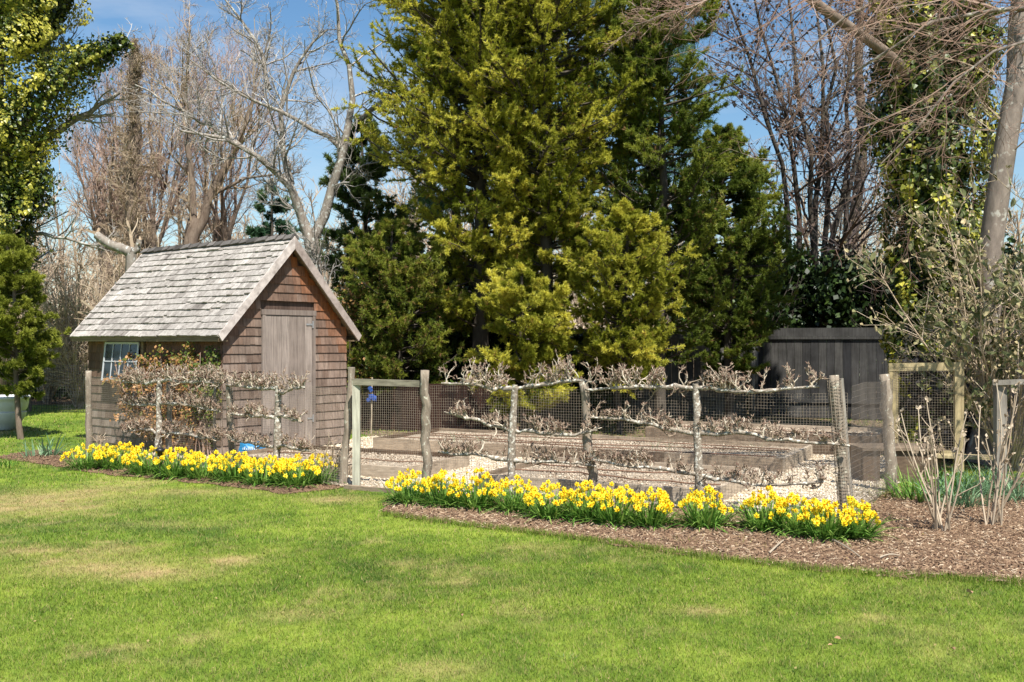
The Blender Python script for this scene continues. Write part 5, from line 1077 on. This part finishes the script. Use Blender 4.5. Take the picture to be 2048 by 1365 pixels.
# sticks in the mulch, fallen leaves on the lawn
for (a_, b_, lab) in (((1538, 1112), (1568, 1088), 'short pale stick poking from mulch below the short flower row'), ((1665, 1085), (1720, 1122), 'dark fallen twig beside the clump at the end post'), ((1760, 1121), (1800, 1120), 'fallen grey twig lying on open mulch')):
    p, q = gnd(*a_), gnd(*b_); g = Geo(); m_ = (p + q) / 2 + rng.normal(size=3) * .03; m_[2] = .05; p[2] = .02; q[2] = .03; g.tubes(resample([p, m_, q], 6), np.linspace(.008, .004, 6), 5); tag(g.build('fallen_stick', M['stick']), lab, 'stick', 'fallen sticks in the mulch')
for px, py, s, lab in ((1945, 1199, .045, 'tan fallen leaf on the lawn towards the right edge'), (1668, 1290, .03, 'tan fallen leaf on the lawn near the bottom right'), (922, 1242, .028, 'tan fallen leaf on the lawn below the long flower row'), (131, 1011, .04, 'red brown fallen leaf on the dry grass patch'), (1910, 1315, .03, 'pale fallen leaf on the lawn at lower right'), (1655, 1305, .02, 'small pale leaf scrap on the lower right lawn'), (750, 1065, .03, 'brown leaf on the lawn below the gate'), (185, 1010, .02, 'tiny brown leaf at the left lawn edge')):
    p = gnd(px, py); g = Geo(); v = VL[0] * [1, 1, 2.2] * s * 1.3; g.add(v, VL[1]); o = g.build('fallen_leaf', M['dryleaf']); o.location = p + [0, 0, .035]; o.rotation_euler = (rng.normal() * .2, rng.normal() * .3, rng.uniform(0, 6)); tag(o, lab, 'leaf', 'fallen leaves on the lawn')
# longer grass along the mulch edge, low weeds in the lawn and the beds
g = Geo(); ed = np.array([p[:2] for p in mulch_edge[:-1]]); sg_ = np.linalg.norm(np.diff(ed, axis=0), axis=1); cs = np.r_[0, np.cumsum(sg_)]
n = 9000; t = rng.uniform(0, cs[-1], n); x = np.interp(t, cs, ed[:, 0]); y = np.interp(t, cs, ed[:, 1]) - np.abs(rng.normal(0, .05, n)) + rng.normal(0, .035, n)
a = rng.uniform(0, 6.28, n); L_ = rng.uniform(.02, .055, n); w = rng.uniform(.003, .006, n); tv = np.stack([np.cos(a + 1.57), np.sin(a + 1.57), 0 * a], -1) * w[:, None] * .5; b = np.stack([x, y, 0 * x], -1); ln_ = rng.uniform(.1, 1.1, n)
top = b + np.stack([np.cos(a) * ln_ * L_, np.sin(a) * ln_ * L_, L_], -1)
g.add(np.stack([b - tv, b + tv, top], 1).reshape(-1, 3), np.arange(3 * n).reshape(-1, 3), np.repeat(rng.uniform(.1, .8, n), 3), np.repeat((rng.rand(n) < .12) * .7, 3))
n = 600; x, y = patch_pts([(-6, 4), (8, 4), (8, 8), (-6, 12)], n); n = len(x); r3 = rand_rot(n, np.array([0, 0, 1.]), .3) * rng.uniform(.006, .016, n)[:, None, None]
g.scatter(LEAFQ[0], LEAFQ[1], np.stack([x, y, np.full(n, .018)], -1), r3, rng.uniform(.6, 1, n), rng.uniform(.6, 1, n))
tag(g.build('edge_grass', M['blade']), 'longer uncut grass fringe and dry bits along the mulch edge', 'grass', kind='stuff')
# low twiggy shrub in the gate end of the left run
for (p_, n_, H_, lab) in ((np.array([-1.95, 11.05, .1]), 16, .42, 'low tangled bare shrub between the shed door and the leaning gate post'), (np.array([-5.2, 13.1, 0]), 10, .35, 'low grey tangle of stems at the left wire fence post')):
    o = thing('bare_shrub', lab, 'shrub', p_); P1, R1 = stems_from(np.zeros(3), n_, H_, .007, .7, .22, .03, 7); k = kids(P1, R1, 6, .2, 1, 25, 70, .5, .7, .0035); P2_, R2 = grow(k[0], k[1], k[2], k[3], 5, .25, .05, .6)
    g = Geo(); g.tubes(P1, R1, 4, rng.uniform(.4, .9, n_)); g.tubes(P2_, R2, 3, rng.uniform(.3, 1, len(P2_))); g.build('stems', M['twig_tan'], o)
for px, py, lab in ((1130, 1318, 'pale weedy tuft in the lawn near the bottom middle'), (225, 1335, 'dark weedy tuft in the lawn at the bottom left'), (640, 1200, 'small weedy tuft in the lawn below the gate'), (1590, 1215, 'small weedy tuft in the lawn below the short flower row'), (420, 1085, 'low weedy tuft between the dry lawn patches')):
    leafclump(lab, gnd(px, py), .055, 34, .042, 'blueleaf' if px == 1130 else 'arbor', 1.2, 'lawn_weed', 'weed', 'weeds in the lawn', 1.0)
